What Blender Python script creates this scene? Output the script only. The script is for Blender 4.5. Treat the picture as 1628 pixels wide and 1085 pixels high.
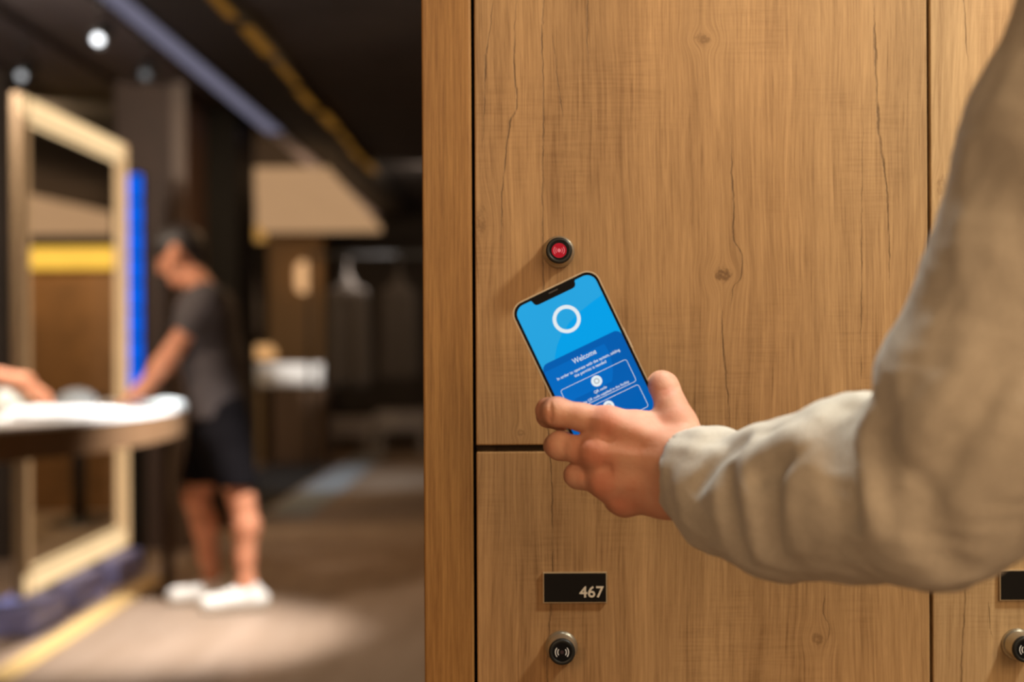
import bpy, bmesh, math, random
import numpy as np
from mathutils import Vector, Matrix, Euler

# ------------------------------------------------------------------ camera
FPX, VX, VY, CAMZ, ROLL = 2261.0, 837.0, 545.0, 1.17, 0.0053
scene = bpy.context.scene
for o in list(bpy.data.objects):
    bpy.data.objects.remove(o)
C = scene.collection
cam_d = bpy.data.cameras.new('camera')
cam = bpy.data.objects.new('camera', cam_d)
C.objects.link(cam)
cam.location = (0, 0, CAMZ)
cam.rotation_euler = (math.pi / 2, ROLL, 0)
cam_d.sensor_width = 36.0
cam_d.lens = FPX * 36.0 / 1628.0
cam_d.shift_x = (814.0 - VX) / 1628.0
cam_d.shift_y = (VY - 542.5) / 1628.0
cam_d.clip_start = 0.02
cam_d.dof.use_dof = True
cam_d.dof.focus_distance = 1.16
cam_d.dof.aperture_fstop = 3.0
scene.camera = cam

# ------------------------------------------------------------------ world, exposure
world = bpy.data.worlds.new('world')
scene.world = world
world.use_nodes = True
world.node_tree.nodes['Background'].inputs[0].default_value = (1.0, 0.68, 0.42, 1)
world.node_tree.nodes['Background'].inputs[1].default_value = 0.18
vs = scene.view_settings
vs.view_transform = 'Standard'
vs.look = 'None'
vs.gamma = 1.0
vs.use_curve_mapping = False
vs.exposure = 0.0

# ------------------------------------------------------------------ lamps and added fill lights
def area_light(name, loc, target, size, power, col, spread=180):
    d = bpy.data.lights.new(name, 'AREA')
    d.shape = 'DISK'
    d.size = size
    d.energy = power
    d.color = col
    d.spread = math.radians(spread)
    o = bpy.data.objects.new(name, d)
    C.objects.link(o)
    o.location = loc
    o.rotation_euler = (Vector(target) - Vector(loc)).to_track_quat('-Z', 'Y').to_euler()
    return o
def spot_light(name, loc, target, power, col, angle, blend=0.6, radius=0.06):
    d = bpy.data.lights.new(name, 'SPOT')
    d.energy = power
    d.color = col
    d.spot_size = math.radians(angle)
    d.spot_blend = blend
    d.shadow_soft_size = radius
    o = bpy.data.objects.new(name, d)
    C.objects.link(o)
    o.location = loc
    o.rotation_euler = (Vector(target) - Vector(loc)).to_track_quat('-Z', 'Y').to_euler()
    return o
area_light('locker_lamp', (0.95, 0.80, 2.12), (0.20, 1.25, 1.25), 0.16, 19, (1.0, 0.96, 0.81))
spot_light('hand_top_fill', (0.22, 1.20, 2.05), (0.175, 0.99, 1.1), 37, (0.93, 1.0, 0.98), 32, 0.7, 0.05)  # spot added close above, placed to light only hand and sleeve tops
area_light('fill_right', (1.15, -1.0, 2.1), (0.1, 1.2, 1.0), 1.4, 31, (1.0, 0.67, 0.375))  # added warm fill behind the camera, shades the sleeve folds
area_light('fill_left', (-0.9, -1.4, 1.9), (0.1, 1.2, 1.0), 1.4, 23, (1.0, 0.64, 0.35))  # second added fill, softens the arm from the left
spot_light('floor_spot', (-0.30, 5.2, 2.62), (-1.58, 5.75, 0), 1150, (1.0, 0.95, 0.92), 40, 1.0, 0.04)
spot_light('table_spot', (-1.98, 5.2, 2.58), (-1.93, 5.40, 0.9), 300, (1.0, 0.95, 0.90), 27, 1.0, 0.04)
area_light('gallery_fill', (-0.6, 7.8, 2.62), (-0.8, 7.6, 0), 0.5, 21, (1.0, 0.62, 0.33))  # added general warm fill for the room behind
area_light('partition_fill', (-3.1, 8.7, 2.62), (-3.2, 10.0, 1.0), 0.3, 36, (1.0, 0.72, 0.40))  # added out of view to brighten the brown partition
area_light('far_fill', (-0.7, 12.0, 2.62), (-1.9, 13.6, 0.6), 0.5, 16, (1.0, 0.80, 0.60))  # added soft fill for the far end of the room
spot_light('counter_fill', (-0.80, 12.6, 2.60), (-2.4, 14.1, 0.95), 480, (1.0, 0.95, 0.9), 24, 0.8, 0.04)  # unseen spot added to whiten the counter top
spot_light('band_spot', (-0.60, 11.0, 2.60), (-1.62, 12.2, 0), 150, (0.72, 0.86, 1.0), 50, 0.8, 0.04)  # unseen spot behind the lockers, aimed at the grey-blue floor band
area_light('face_fill', (-2.45, 5.15, 2.60), (-1.62, 6.3, 1.3), 0.3, 55, (1.0, 0.84, 0.68))  # added to brighten the face and arm of the leaning person

# ------------------------------------------------------------------ pixel to place
def W(px, py, d):
    """point at distance d in front of the camera seen at pixel px, py"""
    ui, vi = px - VX, py - VY
    u = ui - ROLL * vi
    v = vi + ROLL * ui
    return Vector((u / FPX * d, d, CAMZ - v / FPX * d))

# ------------------------------------------------------------------ node helpers
class NT:
    def __init__(s, name):
        s.m = bpy.data.materials.new(name)
        s.m.use_nodes = True
        s.t = s.m.node_tree
        s.b = s.t.nodes['Principled BSDF']
        s.tc = None
    def n(s, kind, **kw):
        nd = s.t.nodes.new(kind)
        for k, v in kw.items():
            setattr(nd, k, v)
        return nd
    def put(s, sock, v):
        if isinstance(v, bpy.types.NodeSocket):
            s.t.links.new(v, sock)
        elif isinstance(v, (tuple, list)) and len(v) == 3 and sock.type == 'RGBA':
            sock.default_value = (*v, 1)
        else:
            sock.default_value = v
    def math(s, op, a, b=0.0, c=0.0, clamp=False):
        nd = s.n('ShaderNodeMath', operation=op, use_clamp=clamp)
        s.put(nd.inputs[0], a); s.put(nd.inputs[1], b); s.put(nd.inputs[2], c)
        return nd.outputs[0]
    def obj(s):
        if s.tc is None:
            s.tc = s.n('ShaderNodeTexCoord').outputs['Object']
        return s.tc
    def xyz(s):
        sp = s.n('ShaderNodeSeparateXYZ')
        s.put(sp.inputs[0], s.obj())
        return sp.outputs
    def vec(s, x, y, z):
        c = s.n('ShaderNodeCombineXYZ')
        for i, v in enumerate((x, y, z)):
            s.put(c.inputs[i], v)
        return c.outputs[0]
    def noise(s, vec, scale=1.0, detail=3.0, rough=0.55, dist=0.0):
        nd = s.n('ShaderNodeTexNoise')
        s.put(nd.inputs['Vector'], vec)
        nd.inputs['Scale'].default_value = scale
        nd.inputs['Detail'].default_value = detail
        nd.inputs['Roughness'].default_value = rough
        nd.inputs['Distortion'].default_value = dist
        return nd.outputs[0]
    def rng(s, v, a, b, c=0.0, d=1.0, smooth=False):
        nd = s.n('ShaderNodeMapRange', interpolation_type='SMOOTHSTEP' if smooth else 'LINEAR')
        for i, q in enumerate((v, a, b, c, d)):
            s.put(nd.inputs[i], q)
        return nd.outputs[0]
    def mix(s, f, a, b, mode='MIX'):
        nd = s.n('ShaderNodeMix', data_type='RGBA', blend_type=mode)
        s.put(nd.inputs[0], f); s.put(nd.inputs[6], a); s.put(nd.inputs[7], b)
        return nd.outputs[2]
    def bump(s, h, strength, dist):
        nd = s.n('ShaderNodeBump')
        nd.inputs['Strength'].default_value = strength
        nd.inputs['Distance'].default_value = dist
        s.put(nd.inputs['Height'], h)
        s.put(s.b.inputs['Normal'], nd.outputs[0])
    def base(s, col, rough=0.5, metal=0.0, spec=0.5):
        s.put(s.b.inputs['Base Color'], col)
        s.b.inputs['Roughness'].default_value = rough
        s.b.inputs['Metallic'].default_value = metal
        s.b.inputs['Specular IOR Level'].default_value = spec
        return s.m

def mat(name, col, rough=0.5, metal=0.0, var=0.12, scale=40, spec=0.5, bump=0.0):
    t = NT(name)
    n = t.noise(t.obj(), scale, 4)
    f = t.rng(n, 0.3, 0.7, 1 - var, 1 + var)
    c = t.mix(1.0, (*col, 1), f, 'MULTIPLY')
    if bump:
        t.bump(n, bump, 0.002)
    return t.base(c, rough, metal, spec)
def emis(name, col, strength, base=None):
    base = (0.003, 0.003, 0.003)
    t = NT(name)
    n = t.noise(t.obj(), 6, 2)
    f = t.rng(n, 0.3, 0.7, 0.95, 1.05)
    t.base(base, 0.7, 0, 0.0)
    t.put(t.b.inputs['Emission Color'], (*col, 1))
    s = t.math('MULTIPLY', f, strength)
    t.put(t.b.inputs['Emission Strength'], s)
    return t.m

def wood(name, light, dark, seed, cracks=(), knots=(), fine=1.0, wave=1.0, rough=0.42, saw=1.0):
    """vertical-grained oak decor; cracks = list of ([(x,z)...], width)"""
    t = NT(name)
    x, y, z = t.xyz()
    ys = t.math('ADD', y, seed)
    # slow sideways wander of the grain
    wob = t.noise(t.vec(t.math('MULTIPLY', x, 6.0), ys, t.math('MULTIPLY', z, 2.2)), 1.0, 2)
    xw = t.math('MULTIPLY_ADD', wob, 0.035 * wave, x)
    kmask = None
    for (kx, kz, ka, kb, kd) in knots:
        dx = t.math('DIVIDE', t.math('SUBTRACT', x, kx), ka)
        dz = t.math('DIVIDE', t.math('SUBTRACT', z, kz), kb)
        r2 = t.math('ADD', t.math('MULTIPLY', dx, dx), t.math('MULTIPLY', dz, dz))
        g = t.math('EXPONENT', t.math('MULTIPLY', r2, -0.35))
        # grain bends round the knot
        xw = t.math('MULTIPLY_ADD', t.math('MULTIPLY', dx, g), -ka * 0.9, xw)
        irr = t.noise(t.vec(t.math('MULTIPLY', x, 260), ys, t.math('MULTIPLY', z, 260)), 1.0, 4, 0.7)
        rr = t.math('MULTIPLY_ADD', irr, 1.9, t.math('SQRT', r2))
        ring = t.math('SINE', t.math('MULTIPLY', rr, 5.5))
        core = t.rng(rr, 1.2, 2.1, 1.0, 0.0, True)
        mk = t.math('MULTIPLY', core, t.math('MULTIPLY', t.rng(ring, -0.6, 1.0, 0.25, 1.0), kd))
        kmask = mk if kmask is None else t.math('MAXIMUM', kmask, mk)
    def V(sx, sz, off=0.0):
        return t.vec(t.math('MULTIPLY', xw, sx), t.math('ADD', ys, off), t.math('MULTIPLY', z, sz))
    broad = t.noise(V(11, 1.1), 1.0, 3)
    med = t.noise(V(95, 3.2, 3.1), 1.0, 4, 0.6)
    fib = t.noise(V(480, 14, 5.7), 1.0, 5, 0.75)
    pore = t.noise(V(760, 16, 9.3), 1.0, 3, 0.6)
    cross = t.noise(t.vec(t.math('MULTIPLY', x, 26), t.math('ADD', ys, 12.0), t.math('MULTIPLY', z, 420)), 1.0, 3)
    patch = t.noise(t.vec(t.math('MULTIPLY', x, 14), t.math('ADD', ys, 22.0), t.math('MULTIPLY', z, 9)), 1.0, 2)
    lines = t.math('SINE', t.math('MULTIPLY_ADD', med, 9.0, t.math('MULTIPLY', xw, 210)))
    f = t.math('MULTIPLY', t.rng(broad, 0.3, 0.7), 0.26)
    f = t.math('MULTIPLY_ADD', t.rng(med, 0.3, 0.7), 0.28, f)
    f = t.math('MULTIPLY_ADD', t.rng(fib, 0.36, 0.66), 0.40 * fine, f)
    f = t.math('MULTIPLY_ADD', t.rng(lines, 0.55, 1.0), 0.07 * wave, f)
    sw = t.math('MULTIPLY', t.rng(cross, 0.42, 0.72), t.rng(patch, 0.45, 0.65))
    f = t.math('MULTIPLY_ADD', sw, 0.15 * saw, f)
    f = t.math('MULTIPLY_ADD', t.rng(pore, 0.58, 0.72), 0.24, f, clamp=True)
    col = t.mix(f, (*light, 1), (*dark, 1))
    tint = t.noise(V(3.0, 0.7, 40.0), 1.0, 2)
    col = t.mix(t.rng(tint, 0.35, 0.65), col, t.mix(1.0, col, (1.0, 0.86, 0.76, 1), 'MULTIPLY'))
    deep = (dark[0] * 0.32, dark[1] * 0.26, dark[2] * 0.22, 1)
    if kmask is not None:
        col = t.mix(kmask, col, (dark[0] * 0.5, dark[1] * 0.38, dark[2] * 0.3, 1))
    call = None
    for pts, w in cracks:
        zs = [p[1] for p in pts]
        xs = [p[0] for p in pts]
        z0, z1 = min(zs), max(zs)
        x0, x1 = min(xs) - 0.002, max(xs) + 0.002
        fc = t.n('ShaderNodeFloatCurve')
        cu = fc.mapping.curves[0]
        srt = sorted(((q[1] - z0) / (z1 - z0), (q[0] - x0) / (x1 - x0)) for q in pts)
        cu.points[0].location = srt[0]
        cu.points[1].location = srt[-1]
        for q in srt[1:-1]:
            cu.points.new(*q)
        fc.mapping.update()
        zn = t.rng(z, z0, z1)
        t.put(fc.inputs[1], zn)
        xc = t.math('MULTIPLY_ADD', fc.outputs[0], x1 - x0, x0)
        jit = t.noise(t.vec(0.0, t.math('ADD', ys, x0 * 90), t.math('MULTIPLY', z, 75)), 1.0, 5, 0.65)
        xc = t.math('MULTIPLY_ADD', t.math('SUBTRACT', jit, 0.5), 0.0042, xc)
        dd = t.math('ABSOLUTE', t.math('SUBTRACT', x, xc))
        ends = t.math('MULTIPLY', t.rng(zn, 0.0, 0.25, 0.0, 1.0), t.rng(zn, 0.75, 1.0, 1.0, 0.0))
        wn = t.noise(t.vec(3.0, t.math('ADD', ys, x0 * 50), t.math('MULTIPLY', z, 28)), 1.0, 2)
        if w < 0:                                   # a board joint: even width, full length
            ww = t.rng(wn, 0.3, 0.7, -w * 0.55, -w)
        else:
            ww = t.math('MULTIPLY_ADD', t.math('MULTIPLY', ends, t.rng(wn, 0.3, 0.7, 0.25, 1.0)), w, 0.00002)
        mk = t.math('SUBTRACT', 1.0, t.math('DIVIDE', dd, ww), clamp=True)
        mk = t.math('MULTIPLY', t.math('POWER', mk, 0.6), t.rng(t.noise(t.vec(t.math('MULTIPLY', x, 900), ys, t.math('MULTIPLY', z, 55)), 1.0, 3), 0.34, 0.56, 0.25, 1.0))
        call = mk if call is None else t.math('MAXIMUM', call, mk)
    if call is not None:
        col = t.mix(t.math('MULTIPLY', call, 0.9), col, deep)
        h = t.math('MULTIPLY_ADD', call, -2.0, t.math('MULTIPLY', fib, 0.6))
    else:
        h = fib
    t.bump(h, 0.25, 0.0006)
    return t.base(col, rough, 0, 0.35)

# ------------------------------------------------------------------ mesh helpers
def link(name, me, m, parent=None, smooth=False):
    o = bpy.data.objects.new(name, me)
    C.objects.link(o)
    if m is not None and not me.materials:
        for q in (m if isinstance(m, (list, tuple)) else [m]):
            me.materials.append(q)
    if parent is not None:
        o.parent = parent
    if smooth:
        me.polygons.foreach_set('use_smooth', [True] * len(me.polygons))
    return o
def from_bm(name, bm, m, parent=None, smooth=False):
    me = bpy.data.meshes.new(name)
    bmesh.ops.recalc_face_normals(bm, faces=bm.faces)
    bm.to_mesh(me)
    bm.free()
    return link(name, me, m, parent, smooth)
def box_bm(x0, x1, y0, y1, z0, z1, bev=0.0, seg=2, bm=None):
    b = bmesh.new()
    bmesh.ops.create_cube(b, size=1.0)
    for v in b.verts:
        v.co = ((x0 + x1) / 2 + v.co.x * (x1 - x0), (y0 + y1) / 2 + v.co.y * (y1 - y0), (z0 + z1) / 2 + v.co.z * (z1 - z0))
    if bev:
        bmesh.ops.bevel(b, geom=b.edges[:], offset=bev, segments=seg, profile=0.5, affect='EDGES')
    if bm is None:
        return b
    me = bpy.data.meshes.new('t'); b.to_mesh(me); b.free(); bm.from_mesh(me); bpy.data.meshes.remove(me)
    return bm
def box(name, x0, x1, y0, y1, z0, z1, m, parent=None, bev=0.0, seg=2):
    return from_bm(name, box_bm(x0, x1, y0, y1, z0, z1, bev, seg), m, parent)
def lathe(name, prof, m, parent=None, axis='Z', seg=48, loc=(0, 0, 0), smooth=True, caps=True):
    """prof: (radius, height) pairs"""
    bm = bmesh.new()
    rows = []
    for r, h in prof:
        row = []
        for i in range(seg):
            a = 2 * math.pi * i / seg
            p = (r * math.cos(a), r * math.sin(a), h)
            if axis == 'Y':
                p = (r * math.cos(a), h, r * math.sin(a))
            row.append(bm.verts.new((p[0] + loc[0], p[1] + loc[1], p[2] + loc[2])))
        rows.append(row)
    for a, b in zip(rows, rows[1:]):
        for i in range(seg):
            bm.faces.new((a[i], a[(i + 1) % seg], b[(i + 1) % seg], b[i]))
    if caps:
        bm.faces.new(rows[0]); bm.faces.new(rows[-1])
    return from_bm(name, bm, m, parent, smooth)
def poly(name, pts, m, parent=None):
    bm = bmesh.new()
    bm.faces.new([bm.verts.new(p) for p in pts])
    me = bpy.data.meshes.new(name); bm.to_mesh(me); bm.free()
    return link(name, me, m, parent)
def prism_y(name, pts, y0, y1, m, parent=None, bev=0.0, seg=2):
    """outline pts (x,z) extruded from y0 to y1"""
    bm = bmesh.new()
    a = [bm.verts.new((x, y0, z)) for x, z in pts]
    b = [bm.verts.new((x, y1, z)) for x, z in pts]
    bm.faces.new(a); bm.faces.new(b[::-1])
    for i in range(len(pts)):
        j = (i + 1) % len(pts)
        bm.faces.new((a[j], a[i], b[i], b[j]))
    if bev:
        es = [e for e in bm.edges if abs(e.verts[0].co.y - e.verts[1].co.y) < 1e-7]
        bmesh.ops.bevel(bm, geom=es, offset=bev, segments=seg, profile=0.5, affect='EDGES')
    return from_bm(name, bm, m, parent)
def rrect(cx, cz, w, h, r, n=8):
    pts = []
    for qx, qz, a0 in ((1, 1, 0), (-1, 1, 90), (-1, -1, 180), (1, -1, 270)):
        for i in range(n + 1):
            a = math.radians(a0 + 90 * i / n)
            pts.append((cx + qx * (w / 2 - r) + r * math.cos(a), cz + qz * (h / 2 - r) + r * math.sin(a)))
    return pts
def annulus(name, cx, cz, r0, r1, y, m, parent, a0=0, a1=360, n=48, thick=0.0):
    bm = bmesh.new()
    full = abs(a1 - a0) >= 360
    k = n if full else n + 1
    ins, out = [], []
    for i in range(k):
        a = math.radians(a0 + (a1 - a0) * i / n)
        ins.append(bm.verts.new((cx + r0 * math.cos(a), y, cz + r0 * math.sin(a))))
        out.append(bm.verts.new((cx + r1 * math.cos(a), y, cz + r1 * math.sin(a))))
    for i in range(n if full else n):
        j = (i + 1) % k
        bm.faces.new((ins[i], ins[j], out[j], out[i]))
    if thick:
        bmesh.ops.solidify(bm, geom=bm.faces[:], thickness=thick)
    return from_bm(name, bm, m, parent)
def text(name, s, size, width, loc, m, parent, align='CENTER', bold=0.0, extrude=0.0001):
    """flat lettering in the x-z plane, scaled to a given width"""
    cu = bpy.data.curves.new(name, 'FONT')
    cu.body = s
    cu.size = size
    cu.align_x = align
    cu.offset = bold
    cu.extrude = extrude
    cu.resolution_u = 3
    tmp = bpy.data.objects.new(name, cu)
    C.objects.link(tmp)
    bpy.context.view_layer.update()
    me = bpy.data.meshes.new_from_object(tmp.evaluated_get(bpy.context.evaluated_depsgraph_get()))
    bpy.data.objects.remove(tmp)
    xs = [v.co.x for v in me.vertices]
    k = width / (max(xs) - min(xs)) if width else 1.0
    for v in me.vertices:
        v.co = Vector((v.co.x * k + loc[0], -v.co.z + loc[1], v.co.y + loc[2]))
    me.materials.clear()
    return link(name, me, m, parent)
def tag(o, label=None, cat=None, group=None, kind=None):
    for k, v in (('label', label), ('category', cat), ('group', group), ('kind', kind)):
        if v:
            o[k] = v
    return o
def empty(name, loc=(0, 0, 0), rot=(0, 0, 0)):
    o = bpy.data.objects.new(name, None)
    o.empty_display_size = 0.05
    C.objects.link(o)
    o.location = loc
    o.rotation_euler = rot
    return o
def struct(o):
    o['kind'] = 'structure'
    return o

# ------------------------------------------------------------------ implicit surfaces
class Field:
    def __init__(s, lo, hi, h):
        s.lo = np.array(lo, np.float32); s.h = h
        s.n = np.ceil((np.array(hi) - np.array(lo)) / h).astype(int) + 1
        s.F = np.full(s.n, 1.0, np.float32)
    def block(s, lo, hi):
        i0 = np.clip(np.floor((np.array(lo) - s.lo) / s.h).astype(int), 0, s.n)
        i1 = np.clip(np.ceil((np.array(hi) - s.lo) / s.h).astype(int) + 1, 0, s.n)
        if np.any(i1 <= i0):
            return None, None
        ax = [s.lo[k] + s.h * np.arange(i0[k], i1[k], dtype=np.float32) for k in range(3)]
        return tuple(slice(i0[k], i1[k]) for k in range(3)), (ax[0][:, None, None], ax[1][None, :, None], ax[2][None, None, :])
    @staticmethod
    def cone(P, a, b, ra, rb, sq=None):
        ba = [b[k] - a[k] for k in range(3)]
        L = sum(q * q for q in ba) + 1e-12
        q = [P[k] - a[k] for k in range(3)]
        t = np.clip((q[0] * ba[0] + q[1] * ba[1] + q[2] * ba[2]) / L, 0, 1)
        d = np.sqrt((q[0] - ba[0] * t) ** 2 + (q[1] - ba[1] * t) ** 2 + (q[2] - ba[2] * t) ** 2)
        return d - (ra + (rb - ra) * t)
    @staticmethod
    def ell(P, c, r):
        k0 = np.sqrt(sum(((P[i] - c[i]) / r[i]) ** 2 for i in range(3)))
        k1 = np.sqrt(sum(((P[i] - c[i]) / (r[i] * r[i])) ** 2 for i in range(3))) + 1e-9
        return k0 * (k0 - 1.0) / k1
    def _apply(s, fn, lo, hi, k, sub):
        pad = k + 4 * s.h
        sl, P = s.block(np.array(lo) - pad, np.array(hi) + pad)
        if sl is None:
            return
        D = fn(P).astype(np.float32)
        A = s.F[sl]
        if sub:
            D = -D
            h = np.clip(0.5 - 0.5 * (D - A) / k, 0, 1)
            s.F[sl] = D * (1 - h) + A * h + k * h * (1 - h)
        else:
            h = np.clip(0.5 + 0.5 * (D - A) / k, 0, 1)
            s.F[sl] = D * (1 - h) + A * h - k * h * (1 - h)
    def add_cone(s, a, b, ra, rb, k=0.004, sub=False):
        a = np.array(a, float); b = np.array(b, float)
        r = max(ra, rb)
        s._apply(lambda P: s.cone(P, a, b, ra, rb), np.minimum(a, b) - r, np.maximum(a, b) + r, k, sub)
    def add_ell(s, c, r, k=0.004, sub=False):
        c = np.array(c, float); r = np.array(r, float)
        s._apply(lambda P: s.ell(P, c, r), c - r, c + r, k, sub)
    def chain(s, pts, k=0.003, sub=False):
        for (a, ra), (b, rb) in zip(pts, pts[1:]):
            s.add_cone(a, b, ra, rb, k, sub)
    def line(s, pts, w, amp):
        """raise (amp > 0) or sink the surface along a line, with a soft profile"""
        P3 = [np.array(p, float) for p in pts]
        lo = np.min(P3, 0) - 3 * w; hi = np.max(P3, 0) + 3 * w
        sl, P = s.block(lo, hi)
        if sl is None:
            return
        seg = [np.linalg.norm(b - a) for a, b in zip(P3, P3[1:])]
        tot = sum(seg); run = 0.0
        best = None; tt = None
        for (a, b), L in zip(zip(P3, P3[1:]), seg):
            ba = b - a
            q = [P[k] - a[k] for k in range(3)]
            t = np.clip((q[0] * ba[0] + q[1] * ba[1] + q[2] * ba[2]) / (L * L + 1e-12), 0, 1)
            d2 = (q[0] - ba[0] * t) ** 2 + (q[1] - ba[1] * t) ** 2 + (q[2] - ba[2] * t) ** 2
            g = (run + L * t) / tot
            if best is None:
                best, tt = d2, g
            else:
                m = d2 < best
                tt = np.where(m, g, tt); best = np.where(m, d2, best)
            run += L
        env = np.clip(np.sin(np.pi * np.clip(tt, 0, 1)), 0, 1) ** 0.6
        s.F[sl] -= (amp * env * np.exp(-best / (w * w))).astype(np.float32)
    def sample(s, p):
        i = np.clip(((np.array(p) - s.lo) / s.h).round().astype(int), 0, s.n - 1)
        return s.F[tuple(i)]
    def hit(s, px, py, d0=0.6, d1=1.3):
        """first surface point along the sight line through a pixel"""
        for d in np.arange(d0, d1, 0.001):
            p = W(px, py, float(d))
            q = (np.array(p) - s.lo) / s.h
            if np.all(q >= 0) and np.all(q <= s.n - 1) and s.sample(p) < 0:
                return p
        return None
    def mesh(s):
        F = s.F
        N = F < 0
        n = s.n
        cells = n - 1
        cnt = np.zeros(cells, np.int8)
        for dx in (0, 1):
            for dy in (0, 1):
                for dz in (0, 1):
                    cnt += N[dx:dx + cells[0], dy:dy + cells[1], dz:dz + cells[2]]
        act = (cnt > 0) & (cnt < 8)
        idx = -np.ones(cells, np.int64)
        ci = np.argwhere(act)
        idx[act] = np.arange(len(ci))
        acc = np.zeros((len(ci), 3)); w = np.zeros(len(ci))
        cor = [(a, b, c) for a in (0, 1) for b in (0, 1) for c in (0, 1)]
        val = {c: F[ci[:, 0] + c[0], ci[:, 1] + c[1], ci[:, 2] + c[2]].astype(float) for c in cor}
        for c in cor:
            for k in range(3):
                if c[k] == 0:
                    e = list(c); e[k] = 1; e = tuple(e)
                    A, B = val[c], val[e]
                    m = (A < 0) != (B < 0)
                    t = np.where(m, A / np.where(m, A - B, 1), 0)
                    p = np.array(c, float)[None, :].repeat(len(ci), 0)
                    p[:, k] = t
                    acc[m] += p[m]; w[m] += 1
        verts = s.lo + s.h * (ci + acc / w[:, None])
        faces = []
        for k in range(3):
            u, v = (k + 1) % 3, (k + 2) % 3
            sl0 = [slice(None)] * 3; sl1 = [slice(None)] * 3
            sl0[k] = slice(0, -1); sl1[k] = slice(1, None)
            A, B = N[tuple(sl0)], N[tuple(sl1)]
            e = np.argwhere(A != B)
            ok = (e[:, u] > 0) & (e[:, v] > 0) & (e[:, u] < cells[u]) & (e[:, v] < cells[v])
            e = e[ok]
            flip = ~A[tuple(e.T)]
            q = []
            for du, dv in ((-1, -1), (0, -1), (0, 0), (-1, 0)):
                c = e.copy(); c[:, u] += du; c[:, v] += dv
                q.append(idx[tuple(c.T)])
            q = np.stack(q, 1)
            q[flip] = q[flip][:, ::-1]
            faces.append(q)
        return verts, np.concatenate(faces)
    def build(s, name, m, parent=None, relax=2, origin=(0, 0, 0)):
        v, f = s.mesh()
        # a little Laplacian smoothing
        for _ in range(relax):
            acc = np.zeros_like(v); c = np.zeros(len(v))
            for a in range(4):
                b = (a + 1) % 4
                np.add.at(acc, f[:, a], v[f[:, b]]); np.add.at(c, f[:, a], 1)
                np.add.at(acc, f[:, b], v[f[:, a]]); np.add.at(c, f[:, b], 1)
            v = v * 0.5 + 0.5 * acc / np.maximum(c, 1)[:, None]
        v = v - np.array(origin)
        me = bpy.data.meshes.new(name)
        me.vertices.add(len(v)); me.vertices.foreach_set('co', v.astype(np.float32).ravel())
        me.loops.add(f.size); me.loops.foreach_set('vertex_index', f.ravel().astype(np.int32))
        me.polygons.add(len(f))
        me.polygons.foreach_set('loop_start', np.arange(0, f.size, 4, dtype=np.int32))
        me.update(calc_edges=True)
        me.validate()
        return link(name, me, m, parent, True)

# ================================================================== the room
M_floor = None
def floor_surface():
    t = NT('floor_vinyl')
    x, y, z = t.xyz()
    a = t.noise(t.vec(t.math('MULTIPLY', x, 9), t.math('MULTIPLY', y, 1.4), 0.0), 1.0, 5)
    b = t.noise(t.obj(), 90, 4)
    col = t.mix(t.rng(a, 0.3, 0.7), (0.36, 0.265, 0.195, 1), (0.27, 0.19, 0.13, 1))
    col = t.mix(t.rng(b, 0.4, 0.7, 0, 0.35), col, (0.17, 0.11, 0.07, 1))
    t.bump(b, 0.1, 0.001)
    return t.base(col, 0.5)
struct(box('floor', -6, 3, -2, 17, -0.1, 0, floor_surface()))
M_ceil = mat('ceiling_paint', (0.050, 0.042, 0.042), 0.8, var=0.25, scale=3)
struct(box('ceiling', -6, 3, -2, 17, 2.68, 2.78, M_ceil))
M_dark = mat('dark_wall_paint', (0.035, 0.024, 0.017), 0.7, var=0.25, scale=4)
struct(box('wall_back', -6, 3, 16.6, 16.8, 0, 2.68, M_dark))
struct(box('wall_left', -6.2, -6, -2, 17, 0, 2.68, M_dark))
struct(box('wall_right', 3, 3.2, -2, 17, 0, 2.68, mat('right_wall_paint', (0.20, 0.13, 0.08), 0.7)))

# ================================================================== lockers
DY = 1.25
SC = FPX / DY
def dx(px, py=545.0):
    return W(px, py, DY).x
def dz(py, px=837.0):
    return W(px, py, DY).z
def cr(*pp):
    return [(dx(a, b), dz(b, a)) for a, b in pp]
X0 = dx(754, 545)               # left of the first door column
PITCH = 0.4005
OAK_L, OAK_D = (0.52, 0.366, 0.190), (0.15, 0.082, 0.032)
cr1 = [
    (cr((864, -400), (864, 0), (862, 60), (864, 150), (863, 300), (866, 560), (872, 700), (878, 830), (876, 960), (870, 1085), (872, 1500)), -0.0011),
    (cr((822, -20), (818, 120), (822, 160), (811, 195), (803, 260), (797, 350), (799, 400)), 0.0015),
    (cr((786, -30), (780, 40), (772, 95), (770, 160), (766, 240)), 0.0011),
    (cr((1163, 180), (1163, 260), (1166, 330), (1166, 375), (1180, 415), (1178, 440), (1166, 458), (1161, 505)), 0.0014),
    (cr((1146, 470), (1149, 530), (1152, 580), (1158, 640), (1160, 690)), 0.0015),
    (cr((1389, -40), (1391, 60), (1394, 140), (1396, 190), (1401, 235), (1409, 300), (1413, 380), (1415, 480)), 0.0019),
    (cr((1366, 150), (1372, 190), (1371, 260), (1370, 400), (1369, 560), (1368, 700)), 0.0009),
    (cr((935, -30), (934, 60), (937, 110)), 0.0009),
    (cr((877, 50), (886, 120), (896, 190)), 0.0009),
    (cr((1312, 945), (1309, 975), (1318, 1000), (1303, 1030)), 0.0010),
]
kn1 = [(*cr((1150, 437))[0], 0.0085, 0.0075, 0.75), (*cr((1118, 62))[0], 0.008, 0.006, 0.5),
       (*cr((1300, 1016))[0], 0.007, 0.007, 0.5), (*cr((765, 350))[0], 0.006, 0.018, 0.4),
       (*cr((828, 688))[0], 0.004, 0.004, 0.45)]
M_oak1 = wood('oak_decor', OAK_L, OAK_D, 1.3, cr1, kn1)
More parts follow.
